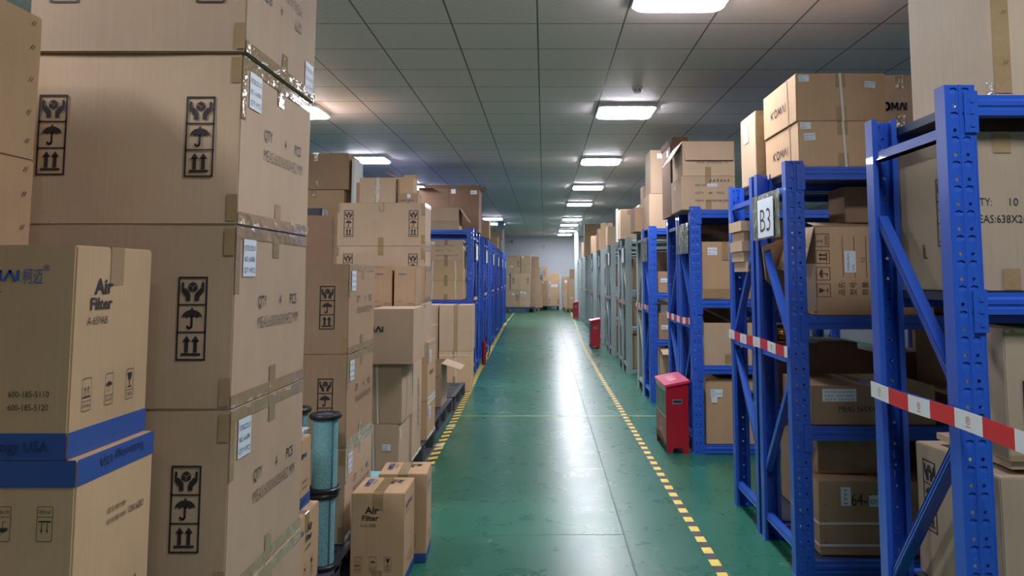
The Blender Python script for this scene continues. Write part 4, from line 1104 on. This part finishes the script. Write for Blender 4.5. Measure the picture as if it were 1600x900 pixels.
Box('brown carton on the bottom shelf of the rack behind B3', 1.5, 2.0, 4.58, 4.98, .072, .5, 'card_dark')

# rack behind the red box
d1 = Box('carton printed PART NO. and QTY 48 PCS, on the rack behind the red box', 1.155, 1.612, 6.43, 6.95, 2.002, 2.29, 'card', wob=.003)
d1.lines('f', [('PART NO.:', .12, .20, .018, .095), ('QTY    48    PCS', .12, .135, .018, .24), ('MEAS  40X30X28 CM', .12, .07, .018, .27)]); sticker(d1, 'f', .22, .197, .085, .025, ('1072-7204',)); sticker(d1, 'l', .2, .2, .05, .03)
P = Print(); rn = random.Random(3); x = .24
for k in range(6):
    P.stroke([(x, .235), (x + .012, .262), (x + .008, .24), (x + .022, .25)], .0035); x += .03
P.build('handwriting', d1, 'f')
d2 = OpenBox('open carton with its front flap hanging down, on the PART NO. carton', 1.17, 1.61, 6.43, 6.93, 2.291, 2.585, 'card', flaps=(('f', .165, 262), ('l', .20, 238), ('b', .03, 95)))
d2.pr('f', 'MEAS  40X30X28 CM', .12, .105, .018, .26); Pp = Print(); Pp.rect(.19, .002, .24, .075, 'packing_tape'); Pp.build('sealing_tape', d2, 'f')
e1 = OpenBox('tall carton with ragged top behind the open flapped one', 1.175, 1.62, 7.08, 7.58, 2.002, 2.66, 'card_brown', flaps=(('l', .05, 110), ('f', .08, 100, 0, .4), ('b', .05, 95)))
sticker(e1, 'f', .03, .42, .07, .06, ('NO.', 'QTY')); sticker(e1, 'l', .3, .57, .1, .06)
b = Box('worn tan carton with a white label on the upper shelf behind the red box', 1.322, 1.78, 6.45, 6.93, 1.252, 1.735, 'card_warm', wob=.007, tape=False)
Pp = Print(); Pp.rect(.17, .33, .22, .48, 'packing_tape'); Pp.rect(.01, .01, .45, .09, 'packing_tape'); Pp.build('sealing_tape', b, 'f'); sticker(b, 'f', .05, .37, .08, .065, ('NO. A-22', 'QTY 2'))
b = OpenBox('dented carton with open top flaps on the middle shelf behind the red box', 1.33, 1.8, 6.45, 6.93, .712, 1.06, 'card', flaps=(('l', .16, 100), ('b', .18, 100)))
Pp = Print(); Pp.rect(.17, .01, .22, .09, 'packing_tape'); Pp.build('sealing_tape', b, 'f')
b = Box('large tan carton at the bottom beside the red box, with a white label', 1.335, 1.85, 6.45, 6.93, .072, .60, 'card_warm', wob=.007); sticker(b, 'f', .04, .38, .10, .065, ('KDM', 'NO. A-22', 'QTY 2')); sticker(b, 'f', .045, .335, .05, .045)
for (z0, z1, lab, m_) in ((1.252, 1.84, 'upper', 'card_dark'), (.712, 1.15, 'middle', 'card'), (.072, .62, 'bottom', 'card_dark')):
    Box('brown carton on the %s shelf of the rack just behind the red box' % lab, 1.34, 1.8, 7.1, 7.56, z0, z1, m_, lod=0)
Box('flat tan carton high under the rack top behind the red box', 1.34, 1.9, 7.1, 7.5, 1.841, 1.925, 'card_warm')

# last blue rack
Box('carton with rippled edge on the last blue rack on the right', 1.235, 1.66, 8.98, 9.5, 2.002, 2.41, 'card', wob=.004)
b = Box('light carton with a label on top of the rippled one', 1.255, 1.72, 8.98, 9.45, 2.411, 2.93, 'card'); sticker(b, 'f', .08, .42, .1, .06)
for (z0, z1, lab) in ((1.252, 1.5, 'upper'), (.712, 1.02, 'middle')):
    b = Box('dark carton on the %s shelf of the last blue rack' % lab, 1.33, 1.8, 8.99, 9.5, z0, z1, 'card_dark'); sticker(b, 'f', .03, .12, .12, .05, ('NO. A-1',))
b = OpenBox('pale open carton on the bottom shelf of the last blue rack', 1.34, 1.8, 8.99, 9.5, .072, .62, 'card', flaps=(('f', .12, 215), ('b', .2, 100)))
e = empty('paper_roll', (1.42, 9.1, 1.021)); tag(e, 'white paper roll on a dark carton in the last blue rack', 'paper roll')
mb = MB(); mb.lathe([(.02, 0), (.045, 0), (.045, .09), (.02, .09), (.02, 0)], 'foam_white'); mb.build('roll', e)
mb = MB(); mb.lathe([(.017, -.0), (.0195, 0), (.0195, .092), (.017, .092)], 'card'); mb.build('core', e)
# grey racks
b = Box('brown carton with pale aisle side on the first grey rack', 1.14, 1.62, 9.62, 10.1, 2.002, 2.31, 'card_dark'); 
Box('small upright carton on the brown one of the first grey rack', 1.27, 1.42, 9.8, 10.05, 2.311, 2.60, 'card_warm', lod=0)
Box('upright tan carton on the second grey rack', 1.15, 1.42, 11.55, 12.0, 2.002, 2.45, 'card', lod=0)
b = Box('tan carton with a white label behind the upright one', 1.43, 1.72, 11.55, 12.0, 2.002, 2.52, 'card', lod=0); sticker(b, 'f', .05, .42, .09, .07)
bag(1.36, 12.36, 2.002, .10, .12, .20, 'grey plastic wrapped bundle on the third grey rack', 'pouch', 'wrapped_bundle', 'bundle', 5, .08)
mb = MB(); mb.box(-.015, .015, -.1, .08, 0, .54, 'foam_white'); tag(mb.build('foam_board', None, (1.20, 12.98 - .36, 2.002)), 'white board standing on edge on the third grey rack', 'foam board')
for k, (x0, x1, y, z1, m_, lab) in enumerate(((1.17, 1.5, 14.1, 2.36, 'card', 'low tan carton on the fourth grey rack'), (1.18, 1.6, 16.65, 2.47, 'card_warm', 'tan carton on the sixth grey rack'),
        (1.2, 1.55, 17.3, 2.40, 'card', 'carton on the seventh grey rack'), (1.18, 1.7, 19.25, 2.45, 'card_dark', 'brown carton on the eighth grey rack'), (1.15, 1.62, 21.8, 2.92, 'card_warm', 'tall yellowish carton on a far grey rack'),
        (1.2, 1.5, 24.4, 2.5, 'card_grey', 'pale carton on the second last pair of grey racks'))):
    Box(lab, x0, x1, y, y + .42, 2.002, z1, m_, lod=0)
Box('small carton on top of the one on the sixth grey rack', 1.25, 1.5, 16.7, 17.0, 2.471, 2.6, 'card', lod=0)
for r_, (y, n_) in enumerate(((9.62, 'first'), (11.54, 'second'), (14.09, 'fourth'), (16.64, 'sixth'))):
    for (z0, z1, lv) in ((1.252, 1.75, 'upper'), (.712, 1.1, 'middle'), (.072, .6, 'bottom')):
        Box('carton on the %s shelf of the %s grey rack' % (lv, n_), 1.34, 1.85, y + .02, y + .48, z0, z1 - .04 * r_, ('card', 'card_warm', 'card_dark')[r_ % 3], lod=0)

# ------------------------------------------------------------------ red extinguisher boxes
def redbox(x0, x1, y0, y1, lab, near=False, yaw=0):
    e = empty('fire_equipment_box', ((x0 + x1) / 2, (y0 + y1) / 2, 0), R(yaw)); tag(e, lab, 'fire equipment box', 'red fire equipment boxes')
    w, d = (x1 - x0) / 2, (y1 - y0) / 2; zl, zr = .535, .575
    mb = MB()
    prof = [(-w, .06), (w, .06), (w, zr), (-w, zl)]
    # end faces with a foot cut out, then the shell
    n0 = [(-w, 0), (-w + .045, 0), (-w + .06, .045), (w - .06, .045), (w - .045, 0), (w, 0), (w, zr), (-w, zl)]
    mb.prism(n0, -d, -d + .006, 'bin_red', 'y'); mb.prism(n0, d - .006, d, 'bin_red', 'y')
    mb.prism(prof, -d + .006, d - .006, 'bin_red', 'y'); mb.build('cabinet', e)
    mb = MB(); c = .012
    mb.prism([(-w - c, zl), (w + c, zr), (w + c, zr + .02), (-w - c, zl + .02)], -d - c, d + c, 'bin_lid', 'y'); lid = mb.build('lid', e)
    sl = (zr - zl) / (2 * w)
    class F:  # lid top frame
        o = e
        def face(s, f):
            if f == 't': return Vector((0, 0, (zl + zr) / 2 + .0205)), Vector((0, -1, 0)), Vector((1, 0, sl))
            if f == 'l': return Vector((-w, d, 0)), Vector((0, -1, 0)), Vector((0, 0, 1))
            return Vector((-w, -d, 0)), Vector((1, 0, 0)), Vector((0, 0, 1))
    fr = F(); fr.o = lid
    P = Print(); P.text('灭火器箱', 0, -.035, .05, .26, 'print_pale', anchor='c'); P.build('printed_text', fr, 't')
    fr.o = e
    P = Print(); P.rect(.02, .30, 2 * d - .02, .50, 'bin_green'); P.frame(.012, .285, 2 * d - .012, .512, .012, 'bin_edge'); pn = P.build('green_panel', fr, 'l', .002)
    P = Print(); P.text('消防', d, .40, .055, .12, 'print_grey', anchor='c'); P.rect(d - .06, .37, d + .06, .377, 'print_grey'); P.rect(d - .04, .345, d + .04, .35, 'print_grey'); P.build('printed_text', fr, 'l', .0035)
    P = Print(); P.rect(.006, .06, 2 * d - .006, .28, 'bin_photo'); P.poly([(.006, .06), (2 * d - .006, .06), (2 * d - .006, .075), (.2, .12), (.006, .10)], 'ink_brown', lift=.0006); P.build('lower_panel', fr, 'l', .002)
    P = Print(); P.text('119', d, .20, .035, .08, 'print_pale', anchor='c'); P.text('火警', d, .14, .03, .10, 'print_pale', anchor='c'); P.build('printed_text', fr, 'l', .0035)
    mb = MB(); yy = -d - .004
    hx = -.0
    mb.prism([(hx - .042, .405), (hx - .036, .398), (hx + .036, .398), (hx + .042, .405), (hx + .042, .432), (hx + .036, .438), (hx - .036, .438), (hx - .042, .432)], -d - .004, -d - .0005, 'steel', 'y')
    mb.box(hx - .033, hx + .033, -d - .0055, -d - .0042, .412, .43, 'dark_plastic'); mb.build('handle', e)
    mb = MB(); mb.box(-w + .002, -w + .044, -d - .002, -d - .0002, 0.0, .012, 'band_blue'); mb.build('foot_mark', e)
    return e
redbox(1.003, 1.185, 6.42, 6.98, 'red metal box with green panel standing before the blue racks, nearest of the three')
redbox(.935, 1.12, 15.5, 16.0, 'red metal box before the grey racks, the middle one of three')
redbox(.985, 1.16, 26.0, 26.5, 'red metal box at the far end of the grey racks, smallest in view')

# cartons standing deeper in the bays
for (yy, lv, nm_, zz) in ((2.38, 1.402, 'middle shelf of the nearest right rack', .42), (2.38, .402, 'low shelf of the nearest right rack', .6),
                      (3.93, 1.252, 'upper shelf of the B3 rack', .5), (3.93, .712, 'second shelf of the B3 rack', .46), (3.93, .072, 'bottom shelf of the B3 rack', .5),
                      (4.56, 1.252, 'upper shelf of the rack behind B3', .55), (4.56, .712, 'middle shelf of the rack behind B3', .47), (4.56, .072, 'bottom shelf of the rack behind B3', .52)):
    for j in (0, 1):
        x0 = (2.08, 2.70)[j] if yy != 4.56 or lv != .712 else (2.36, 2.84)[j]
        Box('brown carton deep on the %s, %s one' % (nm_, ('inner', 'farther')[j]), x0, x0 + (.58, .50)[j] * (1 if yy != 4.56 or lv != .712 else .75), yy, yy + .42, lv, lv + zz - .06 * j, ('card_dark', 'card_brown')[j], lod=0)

# ------------------------------------------------------------------ far end
mb = MB(); mb.box(1.19, 1.33, 29.9, 30.04, 0, CEIL, 'pipe_white'); struct('trim_4', mb)
mb = MB(); mb.tube([(.68, 32.6, .0), (.68, 32.6, 1.55)], .03, 'pipe_white', 12); tag(mb.build('white_post'), 'thin white post standing between the two groups of far cartons', 'post')
# cart with the big cartons
e = empty('pallet_cart', (-1.0, 31.4, 0)); tag(e, 'low pallet frame on blue legs under the big wrapped stack at the far end', 'pallet')
mb = MB(); mb.box(-.62, .62, -.45, .5, .14, .2, 'shelf_steel'); mb.build('deck', e)
for x in (-.28, -.22, .20, .26):
    mb = MB(); mb.box(x - .02, x + .02, -.42, -.36, 0, .139, 'rack_blue'); mb.build('leg', e)
for x in (-.5, .5):
    mb = MB(); mb.box(x - .02, x + .02, .40, .46, 0, .139, 'rack_blue'); mb.build('leg', e)
def far(lab, x0, x1, y0, y1, z0, z1, mat='card', marks=(), st=()):
    b = Box(lab, x0, x1, y0, y1, z0, z1, mat, lod=0, tape=False)
    for (u, v, h) in marks: handling_column(b, 'f', u, v, h)
    for s_ in st: sticker(b, 'f', *s_)
    return b
far('big carton in the far stack, bottom left', -1.49, -.985, 31.0, 31.7, .201, .88, marks=((.36, .25, .24),), st=((.2, .5, .09, .07, (), -.4),))
b = far('big carton in the far stack, bottom right', -.975, -.56, 31.0, 31.7, .201, .88, st=((.03, .56, .09, .07), (.2, .5, .06, .1, (), .3))); b.strap('f', (.33,), .01, False, m='card_dark', name='crease')
far('big carton in the far stack, middle left', -1.49, -1.38, 31.0, 31.7, .881, 1.55, st=((.02, .5, .06, .06),))
far('big carton in the far stack, middle right with two handling marks', -1.32, -.56, 31.0, 31.7, .881, 1.56, marks=((.05, .24, .24), (.63, .24, .24)))
far('big carton in the far stack, top left', -1.49, -.955, 31.0, 31.7, 1.561, 2.27, marks=((.4, .24, .24),), st=((.14, .24, .1, .07, (), -.2),))
b = far('big carton in the far stack, top right', -.935, -.53, 31.0, 31.7, 1.561, 2.26, st=((.03, .61, .1, .07),)); b.strap('f', (.35,), .01, False, m='card_dark', name='crease')
# wrapped cartons behind it
pallet(-.60, -.17, 31.9, 32.7, 'wooden pallet behind the far stack of big cartons', .14, 'pallet_wood', 'wooden_pallet')
for k, (z0, z1) in enumerate(((.142, .70), (.701, 1.30), (1.301, 1.80), (1.801, 2.25))):
    b = far('carton wrapped in film beside the far stack, %s' % ('lowest', 'second', 'third', 'topmost')[k], -.55, -.06 - .05 * k, 32.0, 32.6, z0, z1, 'card')
    if k > 0:
        Pp = Print(); rn = random.Random(k)
        for j in range(5): Pp.poly([(.01, rn.uniform(0, z1 - z0)), (b.d - .01, rn.uniform(0, z1 - z0)), (b.d - .03, rn.uniform(0, z1 - z0))], 'tape_white')
        Pp.rect(.0, .04, .49 - .05 * k, .07, 'tape_white'); Pp.build('wrapping_film', b, 'r')
far('carton lying on top of others near the far wall, beside the wrapped stack', -.06, .14, 33.3, 33.8, 1.30, 1.86, marks=((.04, .15, .2),))
far('dark carton supporting one near the far wall beside the wrapped stack', -.1, .14, 33.3, 33.9, .001, 1.299, 'card_dark')
# centre group
pallet(-.15, .64, 32.75, 33.29, 'dark pallet under the cartons in the middle of the far wall', .17, 'shelf_steel', 'pallet')
far('wide carton on the dark pallet in the middle of the far wall', .165, .66, 32.85, 33.28, .171, .70, marks=((.03, .1, .2), (.40, .1, .2)))
far('wide carton behind the middle group near the far wall', -.13, .158, 32.8, 33.28, .171, .70, 'card_dark')
far('carton on the left of the middle far group', -.12, .14, 32.86, 33.27, .701, 1.235, 'card_dark', st=((.03, .45, .07, .06),))
far('carton with two blue white labels in the middle far group', .20, .65, 32.86, 33.27, .701, 1.225, st=((.1, .27, .13, .12), (.25, .27, .13, .12), (.02, .43, .07, .05)))
far('carton on top of the labelled one in the middle far group', .22, .66, 32.9, 33.27, 1.226, 1.56, 'card_warm')
far('low carton on top of the left one in the middle far group', -.05, .18, 32.95, 33.27, 1.236, 1.36, 'card_warm')
# right group
pallet(.83, 1.28, 31.2, 33.4, 'wooden pallet at the right of the far wall', .13, 'pallet_wood', 'wooden_pallet')
far('carton at the right far corner, lowest and nearest', .98, 1.27, 31.3, 31.8, .131, .95, 'card_warm', st=((.12, .4, .06, .06),))
far('carton at the right far corner, second of the near stack', .99, 1.27, 31.3, 31.8, .951, 1.32, 'card')
far('tall carton on top at the right far corner', 1.06, 1.27, 31.35, 31.8, 1.321, 1.72, 'card_dark')
far('carton at the right far corner, lower one of the rear stack', .80, 1.1, 32.6, 33.1, .131, .85, 'card')
far('pale carton with stickers at the right far corner, upper one of the rear stack', .78, 1.1, 32.6, 33.1, .851, 1.42, 'card_warm', st=((.08, .3, .12, .12),))
# wall notice and camera
e = empty('wall_notice', (-.05, 34.29, 2.62)); tag(e, 'small white notice with two lines of writing on the far wall', 'notice')
mb = MB(); mb.box(-.17, .17, -.004, 0, 0, .2, 'label_white'); sh_ = mb.build('notice_sheet', e)
class FN:
    def face(s, f): return Vector((-.17, -.004, 0)), Vector((1, 0, 0)), Vector((0, 0, 1))
fn = FN(); fn.o = e; P = Print(); P.text('仓库重地', .17, .12, .05, .26, 'ink_light', anchor='c'); P.text('严禁烟火', .17, .035, .04, .24, 'ink_light', anchor='c'); P.build('printed_text', fn, 'f', .001)
e = empty('security_camera', (-1.42, 34.2, 2.98)); tag(e, 'small black security camera high on the far wall at left', 'security camera')
mb = MB(); mb.tube([(0, -.16, -.03), (0, .0, 0)], .035, 'dark_plastic'); mb.build('housing', e)
mb = MB(); mb.box(-.015, .015, 0, .1, -.01, .01, 'grey_plastic'); mb.build('bracket', e)
